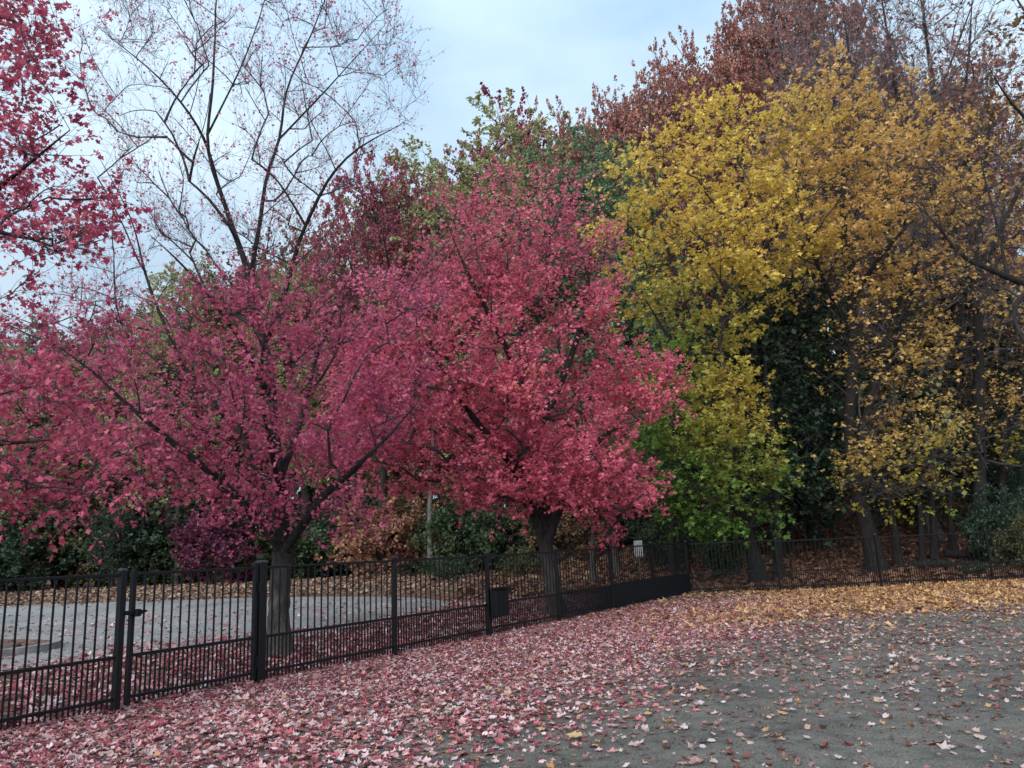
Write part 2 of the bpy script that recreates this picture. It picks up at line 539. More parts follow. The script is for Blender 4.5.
def ground_mat():
    """grey trodden grit inside the park, brown leafy earth under the trees (zone attribute), specks and damp patches"""
    m, n, l, out = new_mat('ground_earth')
    tc = n.new('ShaderNodeTexCoord')

    def noise(s, d=5, ro=.55):
        t = n.new('ShaderNodeTexNoise')
        t.inputs['Scale'].default_value = s
        t.inputs['Detail'].default_value = d
        t.inputs['Roughness'].default_value = ro
        l.new(tc.outputs['Object'], t.inputs['Vector'])
        return t.outputs['Fac']
    big, mid, fine = noise(.7), noise(5, 6, .65), noise(60, 4, .7)
    grit = ramp(n, [(.40, (.082, .077, .069)), (.5, (.130, .122, .108)), (.60, (.182, .168, .145))])
    l.new(math_node(n, l, 'ADD', math_node(n, l, 'MULTIPLY', big, .5), math_node(n, l, 'MULTIPLY', mid, .5)), grit.inputs['Fac'])
    sp = n.new('ShaderNodeMix')
    sp.data_type = 'RGBA'
    sp.blend_type = 'MULTIPLY'
    sp.inputs[0].default_value = .85
    spr = ramp(n, [(.34, (.28, .28, .29)), (.46, (.85, .85, .85)), (.54, (1.05, 1.05, 1.05)), (.64, (1.9, 1.9, 1.85))])
    l.new(fine, spr.inputs['Fac'])
    l.new(grit.outputs[0], sp.inputs[6])
    l.new(spr.outputs[0], sp.inputs[7])
    # leafy earth: voronoi flakes
    vo = n.new('ShaderNodeTexVoronoi')
    vo.inputs['Scale'].default_value = 11
    l.new(tc.outputs['Object'], vo.inputs['Vector'])
    sepc = n.new('ShaderNodeSeparateColor')
    l.new(vo.outputs['Color'], sepc.inputs[0])
    lf = ramp(n, [(0, (.035, .022, .02)), (.4, (.10, .05, .04)), (.8, (.19, .10, .06)), (1, (.27, .16, .09))])
    l.new(sepc.outputs[0], lf.inputs['Fac'])
    at = n.new('ShaderNodeAttribute')
    at.attribute_name = 'zone'
    mx = n.new('ShaderNodeMix')
    mx.data_type = 'RGBA'
    zf = math_node(n, l, 'ADD', at.outputs['Fac'], math_node(n, l, 'MULTIPLY', math_node(n, l, 'SUBTRACT', mid, .5), .9), True)
    l.new(zf, mx.inputs[0])
    l.new(sp.outputs[2], mx.inputs[6])
    l.new(lf.outputs[0], mx.inputs[7])
    bs = n.new('ShaderNodeBsdfPrincipled')
    bs.inputs['Roughness'].default_value = .9
    bs.inputs['Specular IOR Level'].default_value = .25
    l.new(mx.outputs[2], bs.inputs['Base Color'])
    bp = n.new('ShaderNodeBump')
    bp.inputs['Strength'].default_value = .8
    bp.inputs['Distance'].default_value = .02
    l.new(math_node(n, l, 'ADD', fine, math_node(n, l, 'MULTIPLY', mid, 3.5)), bp.inputs['Height'])
    l.new(bp.outputs[0], bs.inputs['Normal'])
    l.new(bs.outputs[0], out.inputs['Surface'])
    return m


M['asphalt'] = asphalt_mat()
M['ground'] = ground_mat()

# ------------------------------------------------------------------ key lines of the place
UP = np.array([0, 0, 1.0])
F0 = G(259, 684)                            # heavy gate post
vp = ray(1023, 528)
FD = nrm(np.array([vp[0], vp[1], 0.0]))     # direction of the long fence
FN = np.array([-FD[1], FD[0], 0.0])         # its outer side
PAN = 2.44


def along(px):
    """distance along the fence from the gate post at which the fence line crosses pixel column px (at the horizon)"""
    d = ray(px, 575 - .046 * px + 40)
    A = np.array([[FD[0], -d[0]], [FD[1], -d[1]]])
    return float(np.linalg.solve(A, -F0[:2])[0])


S_CORNER = along(689)
CORNER = F0 + FD * S_CORNER
BE = P(1010, 560, CORNER[1] + 0.3)
BD = nrm(np.array([BE[0] - CORNER[0], BE[1] - CORNER[1], 0.0]))   # direction of the back fence
BN = np.array([-BD[1], BD[0], 0.0])


def d_left(x, y):
    """signed distance inside the park from the long fence"""
    return -((x - F0[0]) * FN[0] + (y - F0[1]) * FN[1])


def d_back(x, y):
    return -((x - CORNER[0]) * BN[0] + (y - CORNER[1]) * BN[1])


def fbm(x, y, s, seed=0):
    q = np.random.default_rng(seed)
    o = np.zeros_like(np.asarray(x, float))
    for k in range(7):
        a = q.random() * 6.28
        f = s * (1.6 ** (k % 4)) * (.7 + .6 * q.random())
        o = o + np.sin((x * math.cos(a) + y * math.sin(a)) * f + q.random() * 6.28) / (1.25 ** k)
    return o / 3.0


# ------------------------------------------------------------------ ground, road, island
def build_ground():
    def axis(lo, hi, step, grow, far_lo, far_hi):
        a = list(np.arange(lo, hi, step))
        s, v = step, hi
        while v < far_hi:
            a.append(v)
            s *= grow
            v += s
        a.append(far_hi)
        s, v, pre = step, lo, []
        while v > far_lo:
            s *= grow
            v -= s
            pre.append(max(v, far_lo))
        return np.array(pre[::-1] + a)
    xs = axis(-16, 22, .3, 1.15, -1500, 1500)
    ys = axis(-2, 40, .3, 1.15, -300, 2500)
    X, Y = np.meshgrid(xs, ys)
    Z = terrain(X, Y)
    V = np.stack([X, Y, Z], -1).reshape(-1, 3)
    nx, ny = len(xs), len(ys)
    i = (np.arange(ny - 1)[:, None] * nx + np.arange(nx - 1)[None]).ravel()
    F = np.stack([i, i + 1, i + nx + 1, i + nx], -1)
    o = obj('ground', V, [F], M['ground'], None, True, kind='structure', label='grey trodden earth and leafy woodland floor')
    inside = np.minimum(d_left(X, Y), d_back(X, Y))
    zone = 1 - ss(-.3, 1.5, inside + .8 * fbm(X, Y, .9, 3))
    at = o.data.attributes.new('zone', 'FLOAT', 'POINT')
    at.data.foreach_set('value', zone.ravel().astype(np.float32))
    return o


build_ground()


def sheet(name, poly, lift, mat, step=.5, **props):
    """a flat sheet over the terrain filling a polygon (star-shaped about its centroid)"""
    poly = np.asarray(poly, float)
    c = poly.mean(0)
    rings = 24
    pts, n = [], len(poly)
    for r in np.linspace(0, 1, rings)[1:]:
        pts.append(c + (poly - c) * r)
    V2 = np.concatenate([[c]] + pts)
    V = np.column_stack([V2, terrain(V2[:, 0], V2[:, 1]) + lift])
    T = np.array([[0, 1 + i, 1 + (i + 1) % n] for i in range(n)])
    Q = np.array([[1 + k * n + i, 1 + (k + 1) * n + i, 1 + (k + 1) * n + (i + 1) % n, 1 + k * n + (i + 1) % n] for k in range(rings - 2) for i in range(n)])
    return obj(name, V, [T, Q], mat, None, True, **props)


def smooth_poly(pts, it=3):
    p = np.asarray(pts, float)
    for _ in range(it):
        q = np.roll(p, -1, 0)
        p = np.stack([.75 * p + .25 * q, .25 * p + .75 * q], 1).reshape(-1, 2)
    return p


road_poly = smooth_poly([(-60, 10), (-30, 9.5), (-14, 10.5), (-8.5, 13.2), (-5.5, 15.5), (-3.6, 18.5), (-2.2, 21), (-2.0, 24), (-4.5, 26.5), (-10, 28.6), (-22, 30), (-60, 32)])
sheet('road', road_poly, .02, M['asphalt'], kind='structure', label='pale grey worn asphalt road beyond the fence')
isl = smooth_poly([(-19, 13.8), (-13.5, 13.4), (-10.4, 14.6), (-9.2, 16.3), (-10.3, 17.8), (-14, 18.6), (-19, 18.6)])


def offset_poly(p, d):
    t = nrm(np.roll(p, -1, 0) - np.roll(p, 1, 0))
    return p + np.stack([-t[:, 1], t[:, 0]], -1) * d


sheet('island_ground', offset_poly(isl, .14), .125, M['ground'], kind='structure', label='leafy earth of the kerbed island in the road')
at = bpy.data.objects['island_ground'].data.attributes.new('zone', 'FLOAT', 'POINT')
at.data.foreach_set('value', np.full(len(bpy.data.objects['island_ground'].data.vertices), .75, np.float32))
kin, kout = offset_poly(isl, .16), isl
nk = len(isl)
gz = terrain(isl[:, 0], isl[:, 1])
KV = np.concatenate([np.column_stack([kout, gz]), np.column_stack([offset_poly(isl, .025), gz + .15]), np.column_stack([kin, gz + .155]), np.column_stack([kin, gz])])
KF = np.array([[k * nk + i, k * nk + (i + 1) % nk, (k + 1) * nk + (i + 1) % nk, (k + 1) * nk + i] for k in range(3) for i in range(nk)])
obj('kerb', KV, [KF], M['kerb'], None, False, kind='structure', label='grey concrete kerb round the island')

# ------------------------------------------------------------------ fences
FH = 1.50


def post(parent, p, ux, uy, w, h, lean=0.0):
    """square post with a cap; lean tilts it along the fence"""
    uz = nrm(UP + ux * (lean + R.normal() * .004) + uy * R.normal() * .005)
    mb = MB()
    mb.bevbox(p + uz * (h / 2 - .1), ux, uy, uz, w, w, h + .2, .004)
    o = mb.build('post', M['black'], parent)
    cb = MB()
    t = p + uz * h
    a = w * .54
    V = [t + ux * sx * a + uy * sy * a + uz * z for z in (0, .018) for sx, sy in ((-1, -1), (1, -1), (1, 1), (-1, 1))]
    V += [t + ux * sx * a * .5 + uy * sy * a * .5 + uz * .034 for sx, sy in ((-1, -1), (1, -1), (1, 1), (-1, 1))]
    cb.add(V, [[0, 3, 2, 1], [8, 9, 10, 11]] + [[k * 4 + i, k * 4 + (i + 1) % 4, k * 4 + 4 + (i + 1) % 4, k * 4 + 4 + i] for k in (0, 1) for i in range(4)])
    cb.build('post_cap', M['cap'], o)
    return o


def panel(parent, p0, p1, uy, h, name='picket_panel', bars=19, z0=.055, mid=.585, low=.145, gap=0.0):
    """picket panel between two ground points: wide pickets above the middle rail, twice as many below it"""
    ln = np.linalg.norm((p1 - p0)[:2])
    ux = nrm(np.array([p1[0] - p0[0], p1[1] - p0[1], 0.0]))
    mb = MB()
    n = bars
    for i in range(1, 2 * n + 2):
        t = i / (2 * n + 2)
        b = p0 + (p1 - p0) * t
        top = h - .02 if i % 2 == 0 else mid + .012
        mb.box(b + UP * ((z0 + top) / 2), ux, uy, UP, .017, .017, top - z0)
    pk = mb.build(name, M['black'], parent)
    for z in (h - .018, mid, low):
        rb = MB()
        rb.bevbox((p0 + p1) / 2 + UP * z, ux, uy, UP, ln - gap, .036, .036, .004)
        rb.build('rail', M['black'], pk)
    return pk


def gpt(s, off=0.0):
    p = F0 + FD * s + FN * off
    return np.array([p[0], p[1], float(terrain(p[0], p[1]))])


GATE_W = -along(132)
STOP = along(121)
# long run from the heavy gate post to the corner
n_pan = 6
pw = S_CORNER / n_pan
fence = empty('metal_fence', gpt(0), 'long black picket fence running from the heavy gate post to the far corner', 'fence')
for i in range(n_pan + 1):
    w = .118 if i == 0 else (.085 if i == n_pan else .07)
    post(fence, gpt(i * pw), FD, FN, w, FH + (.045 if i == 0 else .03), lean=(-.0 if i != 5 else -.035))
for i in range(n_pan):
    panel(fence, gpt(i * pw + (.06 if i == 0 else .035)), gpt((i + 1) * pw - .035), FN, FH, bars=19)
# hinges' heavy post carries two hinge straps, on the gate
gate = empty('metal_gate', gpt(-GATE_W), 'narrow black picket gate with a latch, closed against the heavy post', 'gate')
gx0, gx1 = gpt(-GATE_W), gpt(-.10)
for p in (gx0, gx1):
    mb = MB()
    mb.bevbox(p + UP * (.06 + (FH - .03) / 2), FD, FN, UP, .055, .055, FH - .03, .004)
    mb.build('gate_stile', M['black'], gate)
panel(gate, gx0 + FD * .03, gx1 - FD * .03, FN, FH, bars=13, z0=.075)
for z in (.28, 1.22):
    mb = MB()
    mb.box(gpt(-.08) + UP * z, FD, FN, UP, .07, .05, .09)
    mb.box(gpt(-.075) + UP * z - FN * .032, FD, FN, UP, .03, .03, .13)
    mb.build('hinge', M['black_plastic'], gate)
mb = MB()
lz = 1.055
mb.bevbox(gx0 + UP * lz - FN * .045, FD, FN, UP, .20, .035, .05, .006)
mb.bevbox(gx0 + UP * (lz - .005) - FN * .07 + FD * .03, FD, FN, UP, .07, .05, .085, .01)
mb.bevbox(gx0 + UP * (lz + .005) - FN * .04 + FD * .13, FD, FN, UP, .05, .028, .028, .006)
mb.build('latch', M['black_plastic'], gate)
# run to the left of the gate
lf = empty('metal_fence', gpt(STOP), 'short black picket run left of the gate, cut off by the photo edge', 'fence')
for i in range(3):
    post(lf, gpt(STOP - i * 2.44), FD, FN, .075, FH + .02)
for i in range(2):
    panel(lf, gpt(STOP - (i + 1) * 2.44 + .04), gpt(STOP - i * 2.44 - .04), FN, FH, bars=19)
# back fence
bf = empty('metal_fence', CORNER + BD * .06, 'thin black picket fence along the back under the yellow trees', 'fence')


def bpt(s):
    p = CORNER + BD * s
    return np.array([p[0], p[1], float(terrain(p[0], p[1]))])


ss_b = [.06, 2.75, 5.85, 9.3, 12.5, 15.7]
for s in ss_b[1:]:
    post(bf, bpt(s), BD, BN, .06, FH + .05)
for a, b in zip(ss_b[:-1], ss_b[1:]):
    panel(bf, bpt(a + .03), bpt(b - .03), BN, FH, bars=22)

# things fixed to the long fence
for i, lab in ((4, 'solid black board on the lower fence, second from the corner'), (5, 'solid black board on the lower fence, ending at the corner')):
    a, b = gpt(i * pw + .045, -.035), gpt((i + 1) * pw - .045, -.035)
    mb = MB()
    mb.bevbox((a + b) / 2 + UP * (.29), FD, FN, UP, np.linalg.norm(b - a), .015, .60, .004)
    o = mb.build('kick_board', M['black_plastic'], None, label=lab, category='board', group='black boards on the lower fence')
# netting (open weave) on the panel before the boards
a, b = gpt(3 * pw + .05, -.03), gpt(4 * pw - .045, -.03)
mb = MB()
ln = np.linalg.norm(b - a)
for i in range(80):
    mb.box(a + (b - a) * ((i + .5) / 80) + UP * .29, FD, FN, UP, .010, .006, .56)
for k in range(14):
    mb.box((a + b) / 2 + UP * (.03 + k * .04), FD, FN, UP, ln, .004, .009)
mb.build('netting', M['black_net'], None, label='see-through black netting on the lower fence beside the boards', category='netting')
# bag bin hung on the post
bp_ = gpt(2 * pw + .20, -.13)
bin_ = empty('waste_box', bp_ + UP * .35, 'square black box hanging on the fence at mid height', 'bin')
mb = MB()
mb.bevbox(bp_ + UP * .60, FD, FN, UP, .44, .15, .50, .015)
mb.build('box_body', M['black_plastic'], bin_)
mb = MB()
mb.bevbox(bp_ + UP * .875 - FN * .01, FD, FN, UP, .47, .19, .035, .008)
mb.build('lid', M['black_plastic'], bin_)
# small pale board on a stake beyond the fence
sp_ = P(641, 585, 23.6)
sp_[2] = terrain(sp_[0], sp_[1])
sg = empty('stake_sign', sp_, 'small pale board on a thin stake just behind the fence', 'sign')
mb = MB()
mb.bevbox(sp_ + UP * .72, FD, FN, UP, .045, .045, 1.5, .004)
mb.build('stake', M['wood'], sg)
mb = MB()
XA, YA_ = np.array([1., 0, 0]), np.array([0, 1., 0])
mb.bevbox(sp_ + UP * 1.36 - YA_ * .035, XA, YA_, UP, .25, .02, .46, .004)
mb.build('board', M['pale_board'], sg)


# ------------------------------------------------------------------ trees
def in_poly_att(poly, n, Y0, D, shell=.6, seed=None):
    """crown points: inside an outline standing at distance Y0, with real depth D each way (lens-shaped)"""
    poly = np.asarray(poly, float)
    c = poly.mean(0)
    q = poly - c
    th = np.arctan2(q[:, 1], q[:, 0])
    rr = np.hypot(q[:, 0], q[:, 1])
    o = np.argsort(th)
    th, rr = th[o], rr[o]
    th = np.concatenate([th - 2 * math.pi, th, th + 2 * math.pi])
    rr = np.tile(rr, 3)
    out = []
    lo, hi = poly.min(0), poly.max(0)
    while len(out) < n:
        p = lo + (hi - lo) * R.random(2)
        d = p - c
        e = np.hypot(*d) / np.interp(math.atan2(d[1], d[0]), th, rr)
        if e > 1:
            continue
        k = D * math.sqrt(max(.05, 1 - e * e))
        u = R.uniform(-1, 1)
        u = np.sign(u) * abs(u) ** shell
        if e > .75 and R.random() < .32:            # stray shoots past the outline
            p = c + d * R.uniform(1.02, 1.17)
        out.append(P(p[0], p[1], Y0 + k * u))
    return np.array(out)


def ellipsoid_att(n, c, r, lobes=.25, inner=.2, seed=0):
    q = np.random.default_rng(seed)
    d = nrm(q.normal(size=(n, 3)))
    ph = q.random((6, 2)) * 6.28
    ax = nrm(q.normal(size=(6, 3)))
    lob = np.zeros(n)
    for k in range(6):
        lob += np.sin(3.2 * (d @ ax[k]) * (1 + .3 * k) + ph[k, 0])
    f = 1 + lobes * lob / 2.2
    s = (inner + (1 - inner) * q.random(n)) ** .5
    return np.asarray(c) + d * np.asarray(r) * (f * s)[:, None]


def grow(limbs, att, rtip=.007, rise=.10, wig=.10, slope=.30, S=7):
    """limbs: list of (k,4) polylines (xyz radius). Joins each crown point to the nearest suitable place on what has grown so far.
    -> thick (list of (pts, rad)), branch pts (N,S,3), branch radii (N,S)"""
    thick = [resample(l, max(8, int(3 * len(l)))) for l in limbs]
    for i in range(1, len(thick)):                    # every limb starts inside the wood it springs from
        prev = np.concatenate([t[:, :3] for t in thick[:i]])
        dd = np.linalg.norm(prev - thick[i][0, :3], axis=1)
        k = int(np.argmin(dd))
        if dd[k] < 1.0:
            thick[i][:, :3] += (prev[k] - thick[i][0, :3]) * np.linspace(1, 0, len(thick[i]))[:, None] ** 2
    pos = np.concatenate([t[:, :3] for t in thick])
    prad = np.concatenate([t[:, 3] for t in thick])
    lo_ok = np.concatenate([np.arange(len(t)) / len(t) > .25 if i == 0 else np.ones(len(t), bool) for i, t in enumerate(thick)])
    owner = np.full(len(pos), -1)
    base = pos[0]
    slope = np.broadcast_to(np.asarray(slope, float), (len(att),))
    od = np.argsort(np.min(np.linalg.norm(att[:, None] - pos[None, ::2], axis=2), axis=1))
    att, slope = att[od], slope[od]
    N = len(att)
    cap = len(pos) + N * (S - 2)
    POS = np.zeros((cap, 3))
    OWN = np.full(cap, -1)
    RAD = np.zeros(cap)
    OK = np.ones(cap, bool)
    m = len(pos)
    POS[:m], OWN[:m], RAD[:m], OK[:m] = pos, owner, prad, lo_ok
    BP = np.zeros((N, S, 3))
    par = np.full(N, -1)
    prr = np.zeros(N)
    ts = np.linspace(0, 1, S)[:, None]
    for i, a in enumerate(att):
        v = a - POS[:m]
        d = np.linalg.norm(v, axis=1)
        cost = d + 1.4 * np.maximum(0, slope[i] * d - v[:, 2]) + np.where(OK[:m], 0, 1e3)
        k = int(np.argmin(cost))
        p = POS[k]
        dk = d[k]
        mid = (p + a) / 2 + UP * rise * dk * R.uniform(-.4, 1) + R.normal(size=3) * wig * dk
        b = (1 - ts) ** 2 * p + 2 * ts * (1 - ts) * mid + ts ** 2 * a
        b[1:-1] += R.normal(size=(S - 2, 3)) * wig * .25 * dk / S * 2
        BP[i] = b
        par[i] = OWN[k]
        prr[i] = RAD[k]
        POS[m:m + S - 2] = b[2:]
        OWN[m:m + S - 2] = i
        RAD[m:m + S - 2] = rtip * 3
        m += S - 2
    cnt = np.ones(N)
    for i in range(N - 1, -1, -1):
        if par[i] >= 0:
            cnt[par[i]] += cnt[i]
    r0 = rtip * cnt ** .45 * 1.5
    for i in range(N):
        r0[i] = min(r0[i], prr[i] * .8 if par[i] < 0 else r0[par[i]] * .9)
    r1 = np.minimum(r0 * .85, rtip * np.maximum(1, cnt * .6) ** .4)
    BR = r0[:, None] + (r1 - r0)[:, None] * ts[:, 0][None]
    return thick, BP, BR


def spawn(BP, k, lmin, lmax, t0=.2, ang=(35, 70), up=.15, S=5, droop=0.0, flat=1.0):
    """k side shoots from every branch"""
    N, SB, _ = BP.shape
    t = t0 + (1 - t0) * (np.arange(k)[None] + R.random((N, k))) / k
    t[:, -1] = 1.0
    f = t * (SB - 1)
    i0 = np.minimum(f.astype(int), SB - 2)
    w = (f - i0)[..., None]
    ar = np.arange(N)[:, None]
    p = BP[ar, i0] * (1 - w) + BP[ar, i0 + 1] * w
    d = nrm(BP[ar, i0 + 1] - BP[ar, i0])
    rv = R.normal(size=(N, k, 3)) * np.array([1, 1, flat])
    side = nrm(rv - (rv * d).sum(-1, keepdims=True) * d)
    th = np.radians(R.uniform(ang[0], ang[1], (N, k)))
    th[:, -1] *= .35
    dr = nrm(np.cos(th)[..., None] * d + np.sin(th)[..., None] * side + UP * up)
    L = R.uniform(lmin, lmax, (N, k)) * (1.1 - .35 * t)
    p, dr, L = p.reshape(-1, 3), dr.reshape(-1, 3), L.reshape(-1)
    pts = [p]
    for s in range(S - 1):
        dr = nrm(dr + R.normal(size=dr.shape) * .16 + UP * (.05 * up - droop))
        p = p + dr * (L / (S - 1))[:, None]
        pts.append(p)
    return np.stack(pts, 1)


def leaf_on(TW, per, size, kind, keep=None, up=.75, hang=.35, spread=.05, var=.3):
    """leaves along twigs. keep(pos)->probability"""
    N, S, _ = TW.shape
    t = .15 + .85 * R.random((N, per))
    f = t * (S - 1)
    i0 = np.minimum(f.astype(int), S - 2)
    w = (f - i0)[..., None]
    ar = np.arange(N)[:, None]
    p = (TW[ar, i0] * (1 - w) + TW[ar, i0 + 1] * w).reshape(-1, 3)
    d = nrm(TW[ar, i0 + 1] - TW[ar, i0]).reshape(-1, 3)
    if keep is not None:
        ok = R.random(len(p)) < keep(p)
        p, d = p[ok], d[ok]
    n = len(p)
    ax = nrm(d * .5 + R.normal(size=(n, 3)) * .8 - UP * hang)
    no = R.normal(size=(n, 3)) * (1 - up) * 1.3 + UP * up
    p = p + ax * spread * R.random((n, 1))
    sz = (size(p) if callable(size) else size) * (1 + var * R.normal(size=n)).clip(.5, 1.6)
    return leaves(p, ax, no, sz, kind)


def wood_mesh(parent, thick, BP, BR, tw, twr, bark, twig_m, tw2, leaf, leaf_m, cname='crown', limb_m=None):
    """trunk with its limbs as sub-parts; crown = branches, twigs and leaves in one mesh"""
    trunk = None
    for t in thick:
        r = t[:, 3] * (1 + .05 * R.normal(size=len(t)))
        V, F = tubes(t[None, :, :3], r[None], 12)
        o = obj('trunk' if trunk is None else 'limb', V, [F], bark if trunk is None else (limb_m or bark), trunk or parent, True)
        trunk = trunk or o
    V, F = tubes(BP, BR, 5)
    Vs, Fs, n = [V], [F], len(V)
    for T, r in ((tw, twr), (tw2, twr * .75)):
        if T is None or len(T) == 0:
            continue
        rr = np.tile(np.linspace(r, r * .5, T.shape[1]), (len(T), 1))
        V, F = tubes(T, rr, 3)
        Vs.append(V)
        Fs.append(F + n)
        n += len(V)
    faces = [np.concatenate(Fs)]
    nq = len(faces[0])
    if leaf is not None and len(leaf[0]):
        Vs.append(leaf[0])
        faces.append(leaf[1] + n)
    o = obj(cname, np.concatenate(Vs), faces, twig_m, parent, False)
    if len(faces) > 1:
        o.data.materials.append(leaf_m)
        o.data.polygons.foreach_set('material_index', np.concatenate([np.zeros(nq, np.int32), np.ones(len(faces[1]), np.int32)]))
    o.data.polygons.foreach_set('use_smooth', np.concatenate([np.ones(nq, bool), np.zeros(len(o.data.polygons) - nq, bool)]))
    return trunk


def limb_px(pts, Y0, thin=1.0):
    """(px, py, dY, radius) list -> world polyline"""
    return np.array([[*P(a, b, Y0 + c), r * thin] for a, b, c, r in pts])


def flare(l, z):
    """sinks the foot of a limb into the ground and flares it"""
    l = np.asarray(l, float)
    foot = l[0].copy()
    foot[2] = z - .25
    foot[3] *= 1.9
    g = l[0].copy()
    g[2] = z + .05
    g[3] *= 1.4
    h = g.copy()
    h[:3] = g[:3] + (l[1][:3] - g[:3]) * .2
    h[3] = l[0][3]
    return np.vstack([foot, g, h, l[1:]])


def tree(name, label, cat, base, limbs, att, leafm, kind, size, per, twig=(6, .35, .75), sub=3, subl=(.2, .4), keep=None,
         bark='bark_grey', twigm='twig', rtip=.007, twr=.005, group=None, up=.75, hang=.35, droop=0., flat=1., slope=.3, tang=(35, 70), tup=.15, show_sub=True, wig=.1):
    t = empty(name, base, label, cat, group)
    thick, BP, BR = grow(limbs, att, rtip=rtip, slope=slope, wig=wig)
    tw = spawn(BP, twig[0], twig[1], twig[2], droop=droop, flat=flat, ang=tang, up=tup)
    t2 = spawn(tw, sub, subl[0], subl[1], S=4, droop=droop, flat=flat, up=tup) if sub else None
    lv = leaf_on(t2 if sub else tw, per, size, kind, keep, up, hang) if per else None
    wood_mesh(t, thick, BP, BR, tw, twr, M[bark], M[twigm], t2 if show_sub else None, lv, M[leafm], limb_m=None)
    return t


def gz_at(x, y):
    return float(terrain(x, y))


# ---- tree A: big red maple behind the gate, bare at the top
YA = 12.6
bA = G(279, 656)
YA = float(bA[1])
A_limbs = [
    flare(limb_px([(279, 656, 0, .20), (279, 610, 0, .185), (281, 575, 0, .18), (284, 552, 0, .19)], YA), gz_at(bA[0], bA[1])),
    limb_px([(283, 556, 0, .16), (286, 500, .1, .13), (284, 450, .2, .12), (275, 400, .2, .11), (268, 340, .2, .10), (262, 300, .2, .09), (256, 270, .2, .08),
             (243, 220, .1, .065), (232, 180, 0, .052), (222, 130, -.1, .04), (218, 70, -.1, .03), (216, 0, 0, .02), (222, -70, .1, .012)], YA, .74),
    limb_px([(262, 300, .2, .075), (258, 270, .3, .065), (268, 215, .5, .055), (276, 165, .7, .045), (286, 125, .8, .036), (300, 78, 1., .027), (322, 10, 1.2, .018), (345, -50, 1.3, .01)], YA, .74),
    limb_px([(236, 195, .1, .045), (215, 150, -.3, .036), (195, 121, -.6, .03), (156, 74, -1., .02), (98, 27, -1.4, .01)], YA, .74),
    limb_px([(281, 552, 0, .13), (262, 528, -.2, .115), (243, 500, -.5, .10), (215, 470, -.9, .085), (185, 445, -1.2, .07), (150, 420, -1.4, .055), (120, 395, -1.5, .04), (98, 370, -1.6, .028), (40, 335, -1.8, .014)], YA, .74),
    limb_px([(288, 552, 0, .12), (305, 525, -.3, .105), (325, 498, -.6, .09), (345, 478, -.9, .075), (358, 462, -1., .05), (385, 440, -1.1, .035), (420, 400, -1.2, .018)], YA, .74),
    limb_px([(276, 545, .2, .12), (255, 490, .6, .10), (235, 430, 1., .08), (205, 395, 1.2, .065), (184, 370, 1.4, .055), (172, 330, 1.6, .045), (160, 293, 1.7, .036), (145, 250, 1.8, .028), (128, 215, 1.9, .018), (95, 150, 2.2, .01)], YA, .74),
    limb_px([(268, 345, .2, .07), (285, 290, -.2, .06), (300, 235, -.5, .048), (325, 190, -.7, .038), (352, 152, -.9, .028), (400, 125, -1.1, .012)], YA, .74),
    limb_px([(283, 470, .2, .09), (300, 420, .8, .075), (315, 350, 1.3, .055), (340, 300, 1.7, .04), (372, 262, 2., .02)], YA, .74),
    limb_px([(274, 400, .2, .07), (250, 350, -.6, .055), (215, 305, -1.2, .04), (185, 265, -1.7, .024), (150, 235, -2., .012)], YA, .74),
    limb_px([(286, 500, .1, .08), (275, 450, -.8, .06), (265, 400, -1.4, .045), (262, 350, -1.8, .028), (270, 300, -2., .015)], YA, .74),
    limb_px([(218, 130, -.1, .03), (240, 70, .4, .022), (262, 20, .7, .015), (275, -50, .9, .008)], YA, .74),
    limb_px([(284, 130, .8, .03), (315, 100, .5, .022), (350, 65, .2, .015), (385, 25, 0, .009)], YA, .74),
]
attA = np.concatenate([
    in_poly_att([(-10, 340), (50, 285), (130, 250), (200, 235), (270, 240), (340, 200), (410, 200), (435, 290), (415, 370), (385, 440), (365, 495), (300, 530), (220, 510), (150, 490), (85, 465), (20, 430)], 330, YA, 2.6),
    in_poly_att([(90, 30), (150, -90), (250, -130), (340, -80), (410, 10), (425, 90), (395, 160), (330, 210), (260, 250), (165, 240), (105, 140)], 330, YA, 2.1)])


def keepA(p):
    z = p[:, 2]
    return np.clip(1.0 - ss(4.6, 7.2, z) * .82, .05, 1) * np.clip(.75 + .5 * fbm(p[:, 0] * 1.0 + p[:, 1], p[:, 2] * 1.3, 1.7, 5), .12, 1)


tree('red_maple', 'big red maple with a bare grey top, nearest tree behind the gate', 'tree', bA, A_limbs, attA, 'red_a', 'maple', (lambda p: .066 - .024 * ss(5.0, 7.5, p[:, 2])), 9, twig=(6, .3, .75), sub=3, subl=(.15, .38),
     keep=keepA, tup=.45, wig=.06, slope=np.concatenate([np.full(330, .3), np.full(len(attA) - 330, .72)]), rtip=.0065, twr=.0037, hang=.45)

